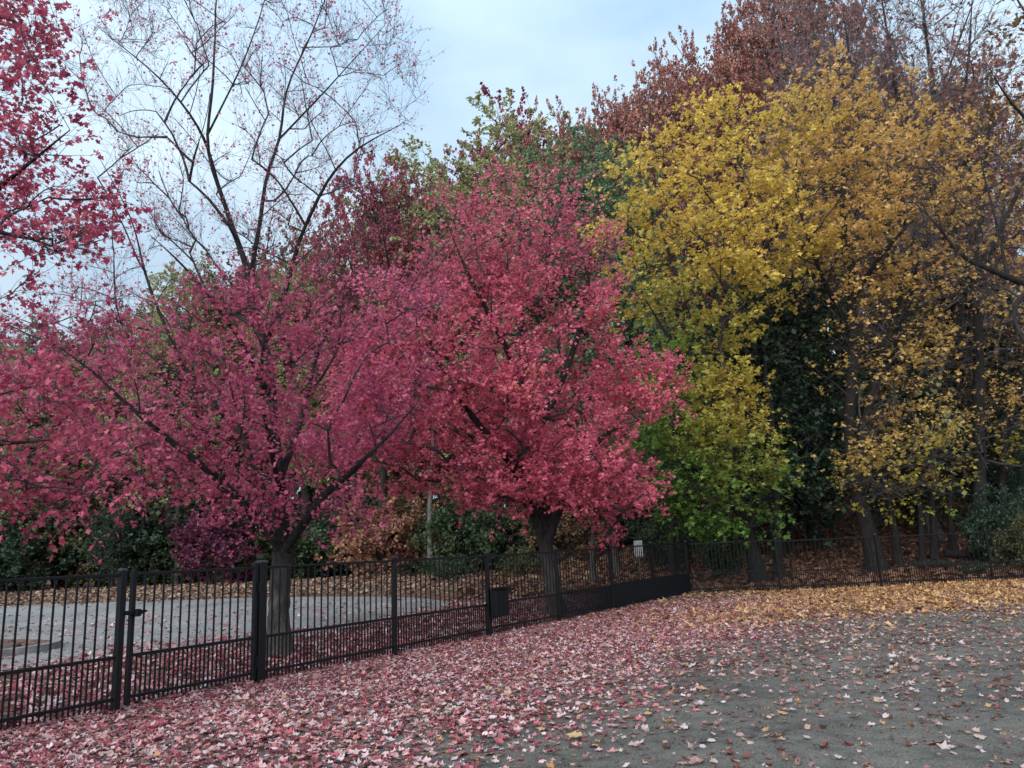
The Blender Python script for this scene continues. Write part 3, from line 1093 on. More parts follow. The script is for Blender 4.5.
# ---- tree B: dense bright red maple by the fence
bB = G(556, 616)
YB = float(bB[1]) + .4
bB = P(556, 600, YB)
bB[2] = gz_at(bB[0], bB[1])
B_limbs = [
    flare(limb_px([(557, 614, 0, .22), (552, 580, 0, .19), (546, 550, 0, .175), (538, 515, -.1, .16)], YB), bB[2]),
    limb_px([(546, 545, 0, .14), (530, 500, -.3, .125), (515, 470, -.8, .12), (490, 440, -1.4, .09), (460, 400, -1.8, .06), (430, 360, -2., .03)], YB),
    limb_px([(547, 548, 0, .16), (546, 500, .1, .145), (540, 450, .1, .15), (530, 390, .1, .12), (525, 320, .1, .09), (520, 260, .2, .06), (522, 210, .2, .03)], YB),
    limb_px([(549, 545, 0, .16), (562, 500, -.2, .13), (580, 460, -.7, .10), (605, 430, -1.1, .07), (640, 420, -1.3, .03)], YB),
    limb_px([(544, 510, .1, .13), (510, 450, .9, .11), (470, 400, 1.5, .08), (425, 350, 1.9, .05), (390, 310, 2., .025)], YB),
    limb_px([(540, 440, .1, .11), (565, 380, .9, .09), (585, 310, 1.5, .06), (590, 250, 1.9, .03)], YB),
    limb_px([(528, 380, .1, .09), (500, 330, -1., .07), (470, 280, -1.7, .045), (450, 230, -2., .02)], YB),
]
attB = np.concatenate([
    in_poly_att([(348, 440), (352, 385), (378, 330), (400, 275), (450, 250), (520, 245), (590, 262), (612, 320), (625, 375), (638, 430), (655, 478), (630, 512), (590, 516), (535, 505), (480, 502), (420, 495), (375, 475)], 330, YB, 3.3),
    in_poly_att([(385, 290), (400, 235), (435, 195), (480, 190), (520, 172), (555, 178), (590, 210), (615, 255), (610, 300), (500, 300)], 110, YB + .6, 2.6),
    in_poly_att([(620, 365), (660, 362), (688, 385), (676, 402), (635, 408)], 10, YB - .4, 1.0),
    in_poly_att([(330, 470), (350, 420), (330, 350), (360, 330), (400, 400), (380, 480)], 26, YB, 1.5)])


def keepB(p):
    z = p[:, 2]
    return np.clip(1.1 - ss(6.2, 9.5, z) * .75, .1, 1) * np.clip(.95 + 1.0 * fbm(p[:, 0] * 1.0 + .5 * p[:, 1], p[:, 2] * 1.2, 1.3, 9), .22, 1) + .5 * (1 - ss(4.2, 6.2, z))


tree('red_maple', 'dense bright pink-red maple rising just behind the fence with the hanging box', 'tree', bB, B_limbs, attB, 'red_b', 'mid', .082, 12, twig=(6, .4, .85), sub=3, subl=(.2, .45),
     keep=keepB, rtip=.009, twr=.006, hang=.5, flat=.5)

# ---- tree C: red maple at the left edge, close to the camera
YC = 7.6
bC = P(-290, 690, YC + .6)
bC[2] = gz_at(bC[0], bC[1])
C_limbs = [
    flare(np.array([[bC[0], bC[1], 0, .16], [bC[0] + .05, bC[1], .8, .15], [bC[0] + .1, bC[1], 1.7, .14]]), bC[2]),
    np.vstack([[bC[0] + .1, bC[1], 1.5, .12], limb_px([(-170, 400, 0, .09), (-90, 280, -.2, .06), (0, 190, -.3, .035), (70, 130, -.4, .015)], YC)]),
    np.vstack([[bC[0] + .1, bC[1], 1.4, .11], limb_px([(-150, 480, -.2, .07), (-60, 450, -.4, .045), (50, 440, -.5, .02)], YC)]),
    np.vstack([[bC[0] + .1, bC[1], 1.6, .12], limb_px([(-200, 250, .3, .08), (-130, 90, .2, .055), (-40, 0, 0, .03), (40, -40, 0, .014)], YC)]),
]
attC = np.concatenate([
    in_poly_att([(-250, -120), (40, -90), (88, 10), (70, 75), (10, 95), (-120, 120)], 135, YC, 1.0),
    in_poly_att([(-250, 110), (-40, 100), (50, 120), (105, 180), (112, 235), (60, 275), (-60, 300), (-250, 300)], 130, YC, 1.0),
    in_poly_att([(-250, 330), (-40, 340), (60, 360), (115, 410), (130, 470), (85, 515), (10, 525), (-120, 520), (-250, 480)], 140, YC, 1.0)])
tree('red_maple', 'dark red maple leaning in from the left edge of the photo', 'tree', bC, C_limbs, attC, 'red_c', 'maple', .056, 8, twig=(5, .25, .6), sub=2, subl=(.12, .3),
     keep=lambda p: np.clip(1.05 + .8 * fbm(p[:, 0] * 1.5, p[:, 2] * 1.5, 2.0, 2), .12, 1), bark='bark_dark', rtip=.005, twr=.0035, hang=.5)

# ---- yellow maples behind the back fence
def base_px(px, Y):
    p = P(px, 560, Y)
    p[2] = gz_at(p[0], p[1])
    return p


YY = 27.5
b1 = base_px(758, YY)
Y1_limbs = [
    flare(np.vstack([[*b1, .24], limb_px([(745, 525, 0, .20), (732, 460, .1, .17), (722, 410, .1, .15), (722, 360, .1, .13), (730, 300, .1, .11), (735, 230, .2, .08), (738, 160, .2, .04)], YY)]), b1[2]),
    limb_px([(728, 440, .1, .12), (700, 390, -1., .09), (670, 340, -1.8, .06), (640, 290, -2.3, .03)], YY),
    limb_px([(732, 320, .1, .10), (765, 260, -.9, .08), (790, 200, -1.5, .05), (800, 140, -1.8, .025)], YY),
    limb_px([(724, 380, .1, .10), (690, 310, 1.2, .08), (665, 240, 2., .05), (650, 190, 2.4, .025)], YY),
    limb_px([(745, 520, 0, .10), (720, 490, -1.2, .07), (700, 470, -2., .04), (670, 460, -2.6, .02)], YY),
]
att1 = np.concatenate([
    in_poly_att([(602, 235), (622, 175), (680, 130), (750, 100), (800, 105), (835, 190), (800, 262), (752, 325), (720, 370), (680, 370), (640, 330), (612, 275)], 230, YY, 4.2),
    in_poly_att([(628, 390), (680, 355), (735, 375), (760, 440), (776, 506), (745, 522), (690, 514), (645, 482), (625, 440)], 135, YY - 1.0, 2.8)])
tree('yellow_maple', 'yellow maple with green lower branches, behind the fence corner', 'tree', b1, Y1_limbs, att1, 'yellow', 'mid', .135, 14, twig=(7, .6, 1.4), sub=2, subl=(.3, .7), bark='bark_dark',
     keep=lambda p: np.clip(.50 + 1.6 * fbm(p[:, 0] * .8 + p[:, 1] * .3, p[:, 2] * 2.4, 1.5, 21), .02, 1) + .3 * (1 - ss(6, 8, p[:, 2])), rtip=.012, twr=.008, flat=.22, hang=.3, up=.85, tup=-.02, tang=(40, 80), group='yellow maples behind the back fence', show_sub=False)
YY2 = 29.5
b2 = base_px(876, YY2)
Y2_limbs = [
    flare(np.vstack([[*b2, .30], limb_px([(868, 520, 0, .26), (860, 470, 0, .24), (853, 430, 0, .22), (852, 380, 0, .20), (850, 320, 0, .17), (848, 240, 0, .13), (846, 180, 0, .09), (842, 110, 0, .04)], YY2)]), b2[2]),
    limb_px([(858, 460, 0, .17), (872, 410, .3, .15), (885, 350, .6, .12), (900, 280, .9, .09), (915, 210, 1.2, .05), (925, 160, 1.4, .025)], YY2),
    limb_px([(852, 340, 0, .12), (820, 280, -1.2, .09), (800, 220, -2., .055), (790, 170, -2.4, .03)], YY2),
    limb_px([(866, 500, 0, .10), (885, 470, -1.4, .07), (905, 455, -2.2, .04), (930, 455, -2.8, .02)], YY2),
    limb_px([(850, 300, 0, .11), (880, 250, -1.6, .08), (910, 220, -2.6, .05), (950, 190, -3.2, .025)], YY2),
]
att2 = np.concatenate([
    in_poly_att([(770, 150), (795, 90), (840, 68), (885, 85), (930, 125), (975, 150), (970, 220), (930, 280), (870, 290), (800, 260)], 210, YY2, 4.0),
    in_poly_att([(790, 270), (860, 270), (930, 290), (950, 350), (900, 400), (840, 390), (800, 340)], 34, YY2 - .5, 3.4),
    in_poly_att([(845, 425), (890, 400), (940, 430), (955, 470), (930, 500), (880, 495), (848, 470)], 34, YY2 - 2, 2.4),
    in_poly_att([(860, 330), (940, 340), (965, 430), (940, 500), (860, 505), (835, 430)], 46, YY2 - 1, 3.0)])
tree('yellow_maple', 'tall golden maple with a forked dark trunk and yellow low boughs', 'tree', b2, Y2_limbs, att2, 'amber', 'mid', .135, 14, twig=(7, .6, 1.4), sub=2, subl=(.3, .7), bark='bark_dark',
     keep=lambda p: np.clip(.48 + 1.6 * fbm(p[:, 0] * .8 + p[:, 1] * .3, p[:, 2] * 2.4, 1.5, 22), .02, 1) * (.5 + .5 * ss(10.5, 13, p[:, 2])), rtip=.012, twr=.008, flat=.22, hang=.3, up=.85, tup=-.02, tang=(40, 80), group='yellow maples behind the back fence', show_sub=False)
YY3 = 32
b3 = base_px(980, YY3)
Y3_limbs = [
    flare(np.vstack([[*b3, .29], limb_px([(979, 500, 0, .25), (977, 420, 0, .23), (975, 350, 0, .20), (973, 300, 0, .17), (978, 240, 0, .13), (985, 170, 0, .09), (990, 90, 0, .06)], YY3)]), b3[2]),
    limb_px([(974, 320, 0, .15), (950, 270, -.8, .11), (935, 220, -1.4, .07), (925, 160, -1.8, .03)], YY3),
    limb_px([(976, 280, 0, .14), (1005, 220, -.6, .10), (1030, 160, -1, .06), (1045, 100, -1.2, .03)], YY3),
]
att3 = np.concatenate([in_poly_att([(925, 190), (960, 120), (1020, 90), (1080, 120), (1090, 300), (1075, 440), (1010, 475), (960, 440), (945, 350), (930, 280)], 230, YY3, 3.6)])
tree('yellow_maple', 'sparse amber maple with a thick straight trunk at the right', 'tree', b3, Y3_limbs, att3, 'amber', 'mid', .135, 9, twig=(5, .5, 1.1), sub=2, subl=(.3, .6), bark='bark_dark',
     keep=lambda p: np.clip(.28 + .8 * fbm(p[:, 0], p[:, 2] * 1.5 + p[:, 1], .9, 23), .02, 1), rtip=.012, twr=.008, flat=.25, hang=.3, up=.85, tup=0, group='yellow maples behind the back fence', show_sub=False)

# ---- dark oak leaning in from the right edge with a crooked limb
YO = 19.0
bO = base_px(1180, YO)
O_limbs = [
    flare(np.vstack([[*bO, .34], limb_px([(1170, 480, 0, .3), (1150, 400, 0, .27), (1120, 330, 0, .24), (1130, 240, 0, .2), (1120, 120, 0, .15), (1100, -20, 0, .09), (1090, -120, 0, .04)], YO)]), bO[2]),
    limb_px([(1122, 330, 0, .17), (1075, 300, -.2, .14), (1040, 282, -.4, .125), (1010, 270, -.5, .11), (985, 266, -.6, .09), (965, 258, -.6, .07), (948, 238, -.6, .05), (930, 215, -.6, .03), (905, 195, -.6, .015)], YO, .72),
    limb_px([(1040, 284, -.4, .10), (1018, 300, -.6, .085), (1013, 318, -.8, .07), (1028, 345, -1, .055), (1050, 370, -1.2, .03)], YO, .72),
    limb_px([(1125, 230, 0, .13), (1080, 170, -.5, .10), (1040, 130, -.9, .07), (1005, 100, -1.2, .04), (985, 60, -1.4, .02)], YO, .72),
    limb_px([(1118, 110, 0, .10), (1070, 60, .4, .07), (1030, 20, .7, .045), (1000, -30, .9, .02)], YO, .72),
    limb_px([(1010, 271, -.5, .06), (1000, 230, -.3, .045), (985, 180, 0, .03), (975, 130, .2, .015)], YO, .72),
]
attO = np.concatenate([in_poly_att([(975, 30), (1010, -60), (1100, -140), (1220, -60), (1240, 120), (1150, 200), (1060, 190), (990, 130)], 110, YO, 2.8),
                       in_poly_att([(890, 195), (950, 190), (1010, 210), (1040, 270), (980, 290), (930, 250)], 36, YO - .5, 1.2)])
tree('oak_tree', 'dark oak reaching in from the right edge with a crooked bare limb', 'tree', bO, O_limbs, attO, 'brown', 'oak', .16, 4, twig=(6, .4, .9), sub=2, subl=(.2, .5), bark='bark_dark', twigm='twig',
     keep=lambda p: np.where(p[:, 2] > 10.0, .55, .05), rtip=.009, twr=.006, hang=.5)


# ---- background trees: a few kinds, each built once and copied with its parts
def proto_tree(name, leafm, h, cw, ch, n, per, size, seed, bark='bark_dark', keepf=1.0, cz=.62, lobes=.16, stems=1, twig=(4, .7, 1.5), hang=.3, up=.6, slope=.3, sub=2, twr=.012, forks=4):
    """tree at the origin: height h, crown half-width cw, crown half-height ch"""
    q = np.random.default_rng(seed)
    limbs = []
    r0 = (.0095 if name == 'bare_tree' else .018) * h
    for s in range(stems):
        o = q.normal(size=2) * (.12 * h * .1 if stems > 1 else 0)
        lean = q.normal(size=2) * .025 * h
        zs = np.array([-.02, .02, .12, .3, .5, .72, .93]) * h
        rr = np.array([1.5, 1.15, 1, .85, .65, .38, .1]) * r0
        pts = np.array([[o[0] + lean[0] * max(0, z / h) ** 1.3 + q.normal() * .006 * h, o[1] + lean[1] * max(0, z / h) ** 1.3 + q.normal() * .006 * h, z, r] for z, r in zip(zs, rr)])
        limbs.append(pts)
        for k in range(forks):
            a = k * 2.4 + q.random() * 1.2
            z0 = (.3 + .35 * k / max(1, forks)) * h
            p0 = np.array([np.interp(z0, zs, pts[:, j]) for j in range(4)])
            e = np.array([math.cos(a) * cw * .62, math.sin(a) * cw * .62, min(.93 * h, z0 + .28 * h)])
            m = p0[:3] * .5 + (p0[:3] * [1, 1, 0] + [e[0], e[1], e[2]]) * .5 + q.normal(size=3) * .02 * h
            m[2] = z0 + .10 * h
            limbs.append(np.array([[*p0[:3], p0[3] * .6], [*m, p0[3] * .4], [*e, p0[3] * .15]]))
    att = ellipsoid_att(n, (0, 0, cz * h), (cw, cw, ch), lobes, seed=seed)
    t = bpy.data.objects.new(name, None)
    t.empty_display_size = .3
    COL.objects.link(t)
    thick, BP, BR = grow(limbs, att, rtip=.014, slope=slope)
    tw = spawn(BP, twig[0], twig[1], twig[2])
    t2 = spawn(tw, sub, .4, .9, S=4) if sub else None
    kf = None if keepf >= 1 else (lambda p: np.full(len(p), keepf))
    lv = leaf_on(t2 if t2 is not None else tw, per, size, 'far', kf, up, hang, var=.25)
    wood_mesh(t, thick, BP, BR, tw, twr, M[bark], M['twig' if keepf >= .4 else 'twig_grey'], t2 if keepf < .4 else None, lv, M[leafm])
    t['proto_h'] = float(np.percentile(lv[0][:, 2], 99.7))
    return t


USED = set()


def place(proto, px, Y, ytop, label, cat='tree', group=None, rot=None, wide=1.0, dz=0.0):
    """stands a copy of a kind at pixel column px and distance Y, tall enough to reach picture height ytop"""
    h0 = proto['proto_h']
    b = P(px, 540, Y)
    b[2] = gz_at(b[0], b[1]) + dz
    top = P(px, ytop, Y)[2]
    s = max(.15, (top - b[2]) / h0)
    if proto.name not in USED:
        USED.add(proto.name)
        t = proto
    else:
        t = proto.copy()
        COL.objects.link(t)
        for c in proto.children:
            d = c.copy()
            COL.objects.link(d)
            d.parent = t
            for g in c.children:
                e = g.copy()
                COL.objects.link(e)
                e.parent = d
    t.location = b
    t.rotation_euler = (0, 0, rot if rot is not None else R.random() * 6.28)
    t.scale = (s * wide, s * wide, s)
    t['label'] = label
    t['category'] = cat
    if group:
        t['group'] = group
    return t


rustA = proto_tree('rust_oak', 'rust', 24, 5.4, 9.0, 300, 24, .155, 31)
rustB = proto_tree('rust_oak', 'rust', 24, 6.0, 8.2, 300, 24, .155, 32, stems=2, forks=3)
purp = proto_tree('purple_leaved_tree', 'purple', 18, 4.2, 7.0, 240, 24, .145, 33)
oliv = proto_tree('hickory_tree', 'olive', 22, 5.0, 9.0, 320, 24, .14, 34)
grn = proto_tree('green_tree', 'green', 20, 3.4, 8.2, 280, 24, .135, 35, lobes=.15)
brn = proto_tree('brown_leaved_tree', 'brown', 20, 4.6, 8.0, 230, 20, .145, 36)
bare = proto_tree('bare_tree', 'rust', 26, 5.0, 10.5, 260, 2, .15, 37, keepf=.38, twig=(5, .8, 1.9), sub=3, twr=.013, slope=.55, bark='bark_grey')
bare2 = proto_tree('bare_tree', 'rust', 26, 4.2, 10.5, 240, 2, .15, 38, keepf=.38, twig=(5, .8, 1.9), sub=3, twr=.013, stems=2, slope=.55, bark='bark_grey')
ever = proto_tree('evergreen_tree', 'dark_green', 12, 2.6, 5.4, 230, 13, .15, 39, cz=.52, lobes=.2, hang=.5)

SKY = 'trees along the skyline'
for k, (px, Y, yt, lab) in enumerate([
        (575, 52, 118, 'distant rust oak between the olive and the green crown'), (628, 48, 106, 'dull rust oak just right of the round green crown'),
        (668, 47, 82, 'small rust oak second right of the round green crown'), (708, 45, 70, 'rust-red oak on the skyline left of the tall golden crown'),
        (748, 48, 56, 'rust oak rising over the left shoulder of the golden crown'), (790, 46, 28, 'tall rust-red oak whose crown rises just left of the golden peak'),
        (832, 50, -6, 'rust-brown oak touching the top of the photo above the golden peak'), (872, 48, -30, 'tallest rust oak, half hidden behind bare grey branches')]):
    place((rustA, rustB)[k % 2], px, Y, yt, lab, group=SKY, wide=.62)
place(purp, 520, 54, 112, 'distant purple-brown tree peeping over the olive crown', group=SKY, wide=.8)
place(purp, 384, 38, 150, 'dark crimson tree on the skyline right of the bare maple top', group=SKY, wide=.6)
place(oliv, 488, 42, 124, 'wide olive-green tree rising over the pink maple', group=SKY, wide=1.15)
place(oliv, 425, 45, 165, 'small olive tree at the left shoulder of the skyline', group=SKY, wide=.7)
place(grn, 606, 39, 138, 'round fresh green tree between pink and yellow maples', group=SKY, wide=1.15)
place(rustA, 335, 48, 228, 'dull red tree seen through the bare maple boughs', group=SKY, wide=.9)
place(brn, 275, 47, 235, 'brown and yellow tree behind the fork of the big maple', group=SKY)
place(oliv, 205, 46, 262, 'yellowish olive tree behind the left boughs of the big maple', group=SKY)
place(brn, 135, 50, 300, 'brown tree at the low left of the skyline', group=SKY)
place(oliv, 70, 47, 330, 'dull olive tree low on the left skyline', group=SKY)
place(grn, 10, 45, 325, 'green tree at the far left of the skyline', group=SKY, wide=1.3)
place(brn, -60, 44, 320, 'brown tree just off the left edge of the photo', group=SKY)
place(bare, 935, 36, -70, 'tall bare grey tree right of the golden crown', group='bare trees at the right')
place(bare2, 890, 40, -50, 'bare twiggy tree between rust oak and golden crown', group='bare trees at the right')
place(bare2, 1010, 38, -90, 'bare tree with two stems at the right edge', group='bare trees at the right')
for px, Y, yt, pr, lab, wd in [(925, 50, 70, rustA, 'rust tree deep behind the bare stems right of the golden crown', .8), (985, 50, 90, rustB, 'dull rust tree behind the bare stems at the right', .7),
                               (1040, 46, 60, rustB, 'rust tree at the right edge behind the crooked limb', .8), (1010, 42, 260, ever, 'dark evergreen up the slope at the right edge', 1.1),
                               (935, 43, 250, oliv, 'low olive tree up the slope left of the thick straight trunk', .9)]:
    place(pr, px, Y, yt, lab, group=SKY, wide=wd)
for px, Y, yt, pr, lab, wd in [(170, 43, 285, oliv, 'muted olive tree behind the left half of the big maple', 1.1), (245, 44, 262, brn, 'russet tree straight behind the trunk of the big maple', 1.1),
                               (305, 43, 248, oliv, 'muted green tree behind the right boughs of the big maple', 1.0), (105, 44, 325, brn, 'russet tree low behind the left boughs', 1.2), (30, 42, 345, oliv, 'muted olive tree low behind the left edge foliage', 1.2)]:
    place(pr, px, Y, yt, lab, group=SKY, wide=wd)
# the dark middle of the wood
IN = 'trees inside the dark wood'
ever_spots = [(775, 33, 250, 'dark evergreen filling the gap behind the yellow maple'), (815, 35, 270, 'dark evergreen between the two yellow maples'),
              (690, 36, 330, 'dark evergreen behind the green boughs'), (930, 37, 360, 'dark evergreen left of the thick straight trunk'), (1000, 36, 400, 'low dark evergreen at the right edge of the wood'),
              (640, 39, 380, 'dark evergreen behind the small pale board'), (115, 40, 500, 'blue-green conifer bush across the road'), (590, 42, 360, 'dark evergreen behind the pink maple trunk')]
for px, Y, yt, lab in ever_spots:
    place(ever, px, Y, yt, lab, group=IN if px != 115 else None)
for px, Y, yt, pr, lab in [(560, 45, 300, brn, 'brown tree hidden behind the pink maple crown'), (490, 44, 300, purp, 'crimson tree hidden behind the pink maple crown'),
                           (420, 43, 330, brn, 'brown tree between the two red maples'), (350, 44, 330, oliv, 'olive tree low behind the two red maples'),
                           (860, 44, 330, brn, 'brown tree deep in the wood between yellow trunks'), (960, 45, 330, brn, 'orange-brown tree deep in the wood at the right'), (740, 45, 300, brn, 'brown tree deep behind the first yellow maple')]:
    place(pr, px, Y, yt, lab, group=IN, wide=1.15)


# slim trunks standing in the wood and the pale one across the road
def slim(px, Y, ytop, r, lab, lean=0, bark='bark_dark', leaf=None, group='slim trunks in the wood'):
    b = base_px(px, Y)
    top = P(px + lean, ytop, Y)
    pts = [[*(b + (top - b) * t + np.array([R.normal() * .05, R.normal() * .05, 0]) * (t > 0)), r * (1 - .55 * t)] for t in np.linspace(0, 1, 6)]
    att = in_poly_att([(px + lean - 30, ytop + 50), (px + lean, ytop - 25), (px + lean + 30, ytop + 45), (px + lean + 10, ytop + 110), (px + lean - 12, ytop + 105)], 26, Y, 1.3)
    return tree('slim_tree', lab, 'tree', b, [flare(np.array(pts), b[2])], att, leaf or 'brown', 'far', .2, 3, twig=(4, .4, .9), sub=0, bark=bark, rtip=.01, twr=.008, group=group)


slim(431, 36, 400, .14, 'slim pale trunk across the road between the red maples', 2, 'bark_pale', 'brown', None)
slim(777, 29, 330, .17, 'dark upright trunk just right of the leaning yellow maple trunk', -12, leaf='dark_green')
slim(792, 34, 300, .16, 'slim dark trunk second behind the back fence corner', 6)
slim(898, 30.5, 400, .15, 'leaning dark stem crossing right of the forked trunk', -26, leaf='olive')
slim(922, 31, 380, .12, 'thin dark stem in the clump right of the forked trunk', -14)
slim(934, 31.5, 390, .14, 'dark stem at the right of the thin clump', 4, leaf='olive')
slim(672, 31, 330, .13, 'dark stem behind the green boughs at the corner', 5, leaf='green')
slim(592, 29, 420, .12, 'grey stem right of the pink maple trunk', 2, 'bark_grey')
slim(617, 32, 400, .13, 'grey stem left of the small pale board', 0, 'bark_grey')
slim(955, 33, 360, .13, 'dark stem left of the thick straight trunk', 3)
slim(1006, 34, 330, .16, 'dark stem at the right edge of the wood', -2)
slim(178, 40, 400, .13, 'dark stem across the road left of the plum bush', 2)
slim(148, 41, 380, .12, 'slim dark stem behind the blue-green conifer', -3)
slim(355, 39, 400, .12, 'dark stem across the road right of the big maple', 4)


# ---- shrubs
def proto_shrub(name, leafm, h, w, n, per, size, seed, hang=.2):
    q = np.random.default_rng(seed)
    limbs = []
    for k in range(5):
        a = k * 1.257 + q.random()
        e = np.array([math.cos(a) * w * .4, math.sin(a) * w * .4, h * .55])
        limbs.append(np.array([[math.cos(a) * .08, math.sin(a) * .08, -.1, .035], [e[0] * .4, e[1] * .4, h * .3, .028], [*e, .014]]))
    att = ellipsoid_att(n, (0, 0, h * .5), (w, w, h * .5), .3, seed=seed)
    att[:, 2] = np.abs(att[:, 2])
    t = bpy.data.objects.new(name, None)
    COL.objects.link(t)
    thick, BP, BR = grow(limbs, att, rtip=.006)
    tw = spawn(BP, 5, .25, .6)
    lv = leaf_on(tw, per, size, 'far', None, .55, hang)
    wood_mesh(t, thick, BP, BR, tw, .006, M['bark_dark'], M['twig'], None, lv, M[leafm], 'foliage')
    t['proto_h'] = float(np.percentile(lv[0][:, 2], 98.5))
    return t


sh = {k: proto_shrub(nm, lm, 3.0, 1.9, 120, 14, .115, sd) for k, nm, lm, sd in (
    ('dark', 'dark_shrub', 'dark_green', 51), ('green', 'green_shrub', 'shrub_green', 52), ('olive', 'olive_shrub', 'shrub_olive', 53), ('peach', 'peach_shrub', 'peach', 54),
    ('plum', 'burning_bush', 'plum', 55), ('brown', 'brown_shrub', 'brown', 56))}
SHR = 'shrubs along the far side of the road'
for k, px, Y, yt, lab, wd in [
    ('dark', 20, 41, 520, 'dark green shrub at the far left across the road', 1.3), ('olive', 60, 43, 500, 'olive shrub left of the blue-green conifer', 1.1),
    ('brown', -30, 42, 500, 'brown shrub cut off by the left edge', 1.2), ('green', 150, 42, 525, 'low green shrub right of the blue-green conifer', 1.2),
    ('plum', 213, 39, 512, 'plum-purple bush across the road left of the big trunk', 1.15), ('dark', 185, 44, 490, 'dark shrub behind the plum bush', 1.3),
    ('olive', 250, 41, 530, 'low olive shrub behind the big maple trunk', 1.4), ('green', 310, 41, 520, 'green shrub right of the big maple trunk', 1.3),
    ('dark', 285, 45, 480, 'dark shrub behind the big maple fork', 1.4), ('peach', 383, 38, 500, 'peach-orange shrub left of the slim pale trunk', 1.05),
    ('dark', 345, 43, 500, 'dark shrub left of the peach shrub', 1.2), ('green', 462, 37, 500, 'leafy green shrub right of the slim pale trunk', 1.0),
    ('olive', 425, 41, 490, 'tall olive shrub behind the slim pale trunk', 1.1), ('green', 445, 33, 556, 'low pale-green shrub at the foot of the pale trunk', 1.5),
    ('dark', 505, 39, 500, 'dark shrub left of the pink maple trunk', 1.1), ('olive', 520, 33, 548, 'low olive shrub beside the pink maple trunk', 1.3),
    ('brown', 560, 38, 505, 'brown shrub behind the pink maple trunk', 1.1), ('dark', 620, 40, 480, 'dark shrub behind the small pale board', 1.1),
    ('green', 665, 33, 520, 'green shrub by the dark stem at the fence corner', 1.0), ('green', 720, 30, 535, 'green shrub under the green maple boughs', .9),
    ('dark', 1000, 30, 490, 'dark green shrub at the right end of the back fence', .8), ('olive', 1030, 28, 520, 'low olive shrub at the right edge', 1.0), ('green', 968, 27.2, 566, 'low green growth at the back fence foot', 1.6),
        ('brown', 840, 46, 480, 'brown shrub up the wooded slope between trunks', 1.2), ('brown', 905, 44, 470, 'brown shrub up the slope right of the forked trunk', 1.2), ('dark', 800, 42, 470, 'dark shrub up the slope between the yellow maples', 1.1)]:
    place(sh[k], px, Y, yt, lab, 'shrub', SHR if px < 600 else 'shrubs in the wood', wide=wd)

# far-off wood closing the view: one mass
fw = []
V_all, F_all, nv = [], [], 0
for k in range(90):
    x = R.uniform(-75, 75)
    y = R.uniform(58, 95)
    hh = R.uniform(8, 15)
    c = np.array([x, y, gz_at(x, y) + hh * .5])
    d = nrm(R.normal(size=(900, 3)))
    p = c + d * np.array([4.5, 4.5, hh * .5]) * (R.random((900, 1)) ** .4)
    V, F = leaves(p, R.normal(size=(900, 3)), R.normal(size=(900, 3)) + UP, np.full(900, .75), 'far')
    V_all.append(V)
    F_all.append(F + nv)
    nv += len(V)
obj('far_woods', np.concatenate(V_all), [np.concatenate(F_all)], M['brown'], None, False, kind='stuff', label='far brown wood closing the view')

# ---- logs on the slope
for a, b_, r, lab in (((905, 545, 30), (1000, 548, 29), .17, 'long dark fallen log on the slope at the right'), ((940, 530, 31), (1040, 522, 30.5), .15, 'upper dark fallen log at the right edge')):
    p0, p1 = P(*a), P(*b_)
    for p in (p0, p1):
        p[2] = gz_at(p[0], p[1]) + r * .8 + (.25 if r < .16 else 0)
    pts = np.array([p0 + (p1 - p0) * t + np.array([0, R.normal() * .04, R.normal() * .03]) for t in np.linspace(0, 1, 9)])
    V, F = tubes(pts[None], np.full((1, 9), r) * np.linspace(1, .8, 9)[None], 12)
    obj('log', V, [F, np.arange(12)[None], np.arange(8 * 12, 9 * 12)[None]], M['bark_dark'], None, True, label=lab, category='log')


# ------------------------------------------------------------------ fallen leaves
def litter(name, label, n, region, dens, mat, size, kind='maple', lift=.03, tilt=.35):
    """leaves lying on the ground with a density map"""
    x = R.uniform(region[0], region[1], n)
    y = R.uniform(region[2], region[3], n)
    ok = R.random(n) < dens(x, y)
    x, y = x[ok], y[ok]
    m = len(x)
    z = terrain(x, y) + .006 + lift * R.random(m) ** 2
    az = R.random(m) * 6.283
    ax = np.stack([np.cos(az), np.sin(az), R.normal(size=m) * tilt * .5], -1)
    no = np.stack([R.normal(size=m) * tilt, R.normal(size=m) * tilt, np.ones(m)], -1)
    pos = np.stack([x, y, z], -1)
    sz = size * (1 + .38 * R.normal(size=m)).clip(.4, 1.9)
    Vs, Fs, n0 = [], [], 0
    far = (np.hypot(x, y) > 9) & (kind == 'maple')
    star = (R.random(m) < .35) | (kind != 'maple')
    for sel, kd in ((~far & star, kind), (~far & ~star, 'dry'), (far, 'mid')):
        if sel.any():
            V, F = leaves(pos[sel], ax[sel], no[sel], sz[sel], kd, 1.5)
            Vs.append(V)
            Fs.append(F + n0)
            n0 += len(V)
    return obj(name, np.concatenate(Vs), [np.concatenate(Fs)], M[mat], None, False, kind='stuff', label=label)


def dens_red(x, y):
    dl, db = d_left(x, y), d_back(x, y)
    n = .9 * fbm(x, y, .8, 41)
    edge = 4.1 - .03 * np.abs(y - 12)
    core = 1 - ss(edge - 2.6, edge + 2.2, dl + n)
    fade = ss(1.5, 5.0, db + .8 * fbm(x, y, .9, 42))
    return np.where((dl > -.2) & (db > 0), core * fade * .95, 0)


def dens_gold(x, y):
    dl, db = d_left(x, y), d_back(x, y)
    core = 1 - ss(4.0, 10.5, db + 1.3 * fbm(x, y, .8, 43))
    return np.where((dl > -.1) & (db > -.4), core * (.12 + .88 * ss(1.0, 5.5, dl + .8 * fbm(x, y, .7, 47))), 0)


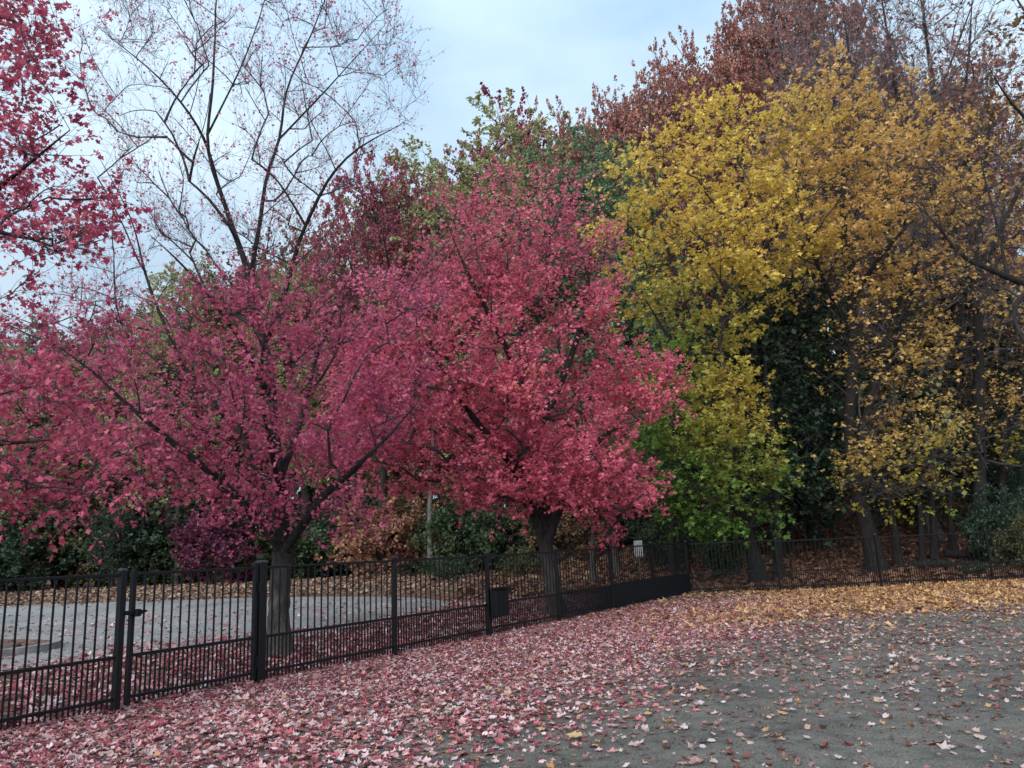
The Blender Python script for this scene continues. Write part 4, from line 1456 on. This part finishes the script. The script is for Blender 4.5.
def dens_mix(x, y):
    dl, db = d_left(x, y), d_back(x, y)
    patch = np.clip(.30 + .28 * fbm(x, y, .7, 44), .06, 1) * (1 + 2.2 * ss(7, 14, y) + .9 * (1 - ss(4, 8, dl)))
    return np.where((dl > 0) & (db > 0), patch, 0)


def dens_out(x, y):
    dl = d_left(x, y)
    r = np.hypot(x - bA[0], (y - bA[1]) * .9)
    r2 = np.hypot(x - bB[0], (y - bB[1]) * .9)
    core = np.maximum(1 - ss(2.2, 6.0, r + fbm(x, y, .7, 45)), .8 * (1 - ss(2.5, 6.0, r2)))
    core = np.maximum(core, 1 - ss(.5, 2.5, -dl + .6 * fbm(x, y, .9, 46)))
    return np.where(dl < -.02, np.maximum(core, .10), 0)


litter('fallen_leaves', 'carpet of fallen red and pink maple leaves inside the fence', 280000, (-7, 10, 3, 25), dens_red, 'litter_red', .054)
litter('fallen_leaves', 'drift of fallen golden leaves along the back fence', 110000, (1, 26, 11, 27.5), dens_gold, 'litter_gold', .12, 'mid')
litter('fallen_leaves', 'scattered pale and brown leaves on the bare grey earth', 85000, (-6, 20, 3, 24), dens_mix, 'litter_mix', .056)
litter('fallen_leaves', 'larger brown oak leaves strewn on the bare earth', 1200, (-6, 14, 3, 18), dens_mix, 'litter_mix', .105, 'oak', tilt=.5)
litter('leaf_crumbs', 'small dark crumbs of leaf and bark on the bare earth', 90000, (-6, 18, 3, 22), lambda x, y: dens_mix(x, y) * 0 + np.where((d_left(x, y) > 0) & (d_back(x, y) > 0), np.clip(.5 + .5 * fbm(x, y, 1.1, 50), .05, 1), 0), 'litter_brown', .022, 'far', .008, .4)
litter('fallen_leaves', 'fallen red leaves beyond the fence under the maples', 70000, (-14, 7, 4, 25), dens_out, 'litter_red', .10, 'mid')
litter('fallen_leaves', 'brown leaf litter covering the wooded slope', 60000, (-2, 30, 24, 52), lambda x, y: np.where((d_back(x, y) < -.3) | ((d_left(x, y) < -2) & (y > 25)), 1 - .5 * ss(34, 52, y), 0), 'litter_brown', .20, 'far', .05, .5)
litter('fallen_leaves', 'tan leaves on the verge beyond the road', 42000, (-42, 3, 23, 43), lambda x, y: ss(26.5 + np.clip(-x - 3, 0, 20) * .13, 28.5 + np.clip(-x - 3, 0, 20) * .13, y + .6 * fbm(x, y, .8, 48)) * .9, 'litter_tan', .15, 'far')
litter('fallen_leaves', 'thin scatter of tan leaves blown over the road', 9000, (-26, 0, 13, 30), lambda x, y: np.where(d_left(x, y) < -.5, np.clip(.35 + .6 * fbm(x, y, .5, 49), .05, 1), 0), 'litter_tan', .10, 'mid')
litter('fallen_leaves', 'leaves on the kerbed island in the road', 2500, (-18, -9.5, 13.8, 18.2), lambda x, y: np.where((((x + 15) / 5.2) ** 2 + ((y - 16.1) / 2.1) ** 2) < 1, .9, 0), 'litter_brown', .10, 'mid', .16)
print('verts', sum(len(o.data.vertices) for o in bpy.data.objects if o.type == 'MESH'), 'F0', F0, 'CORNER', CORNER, 'A', bA, 'B', bB)
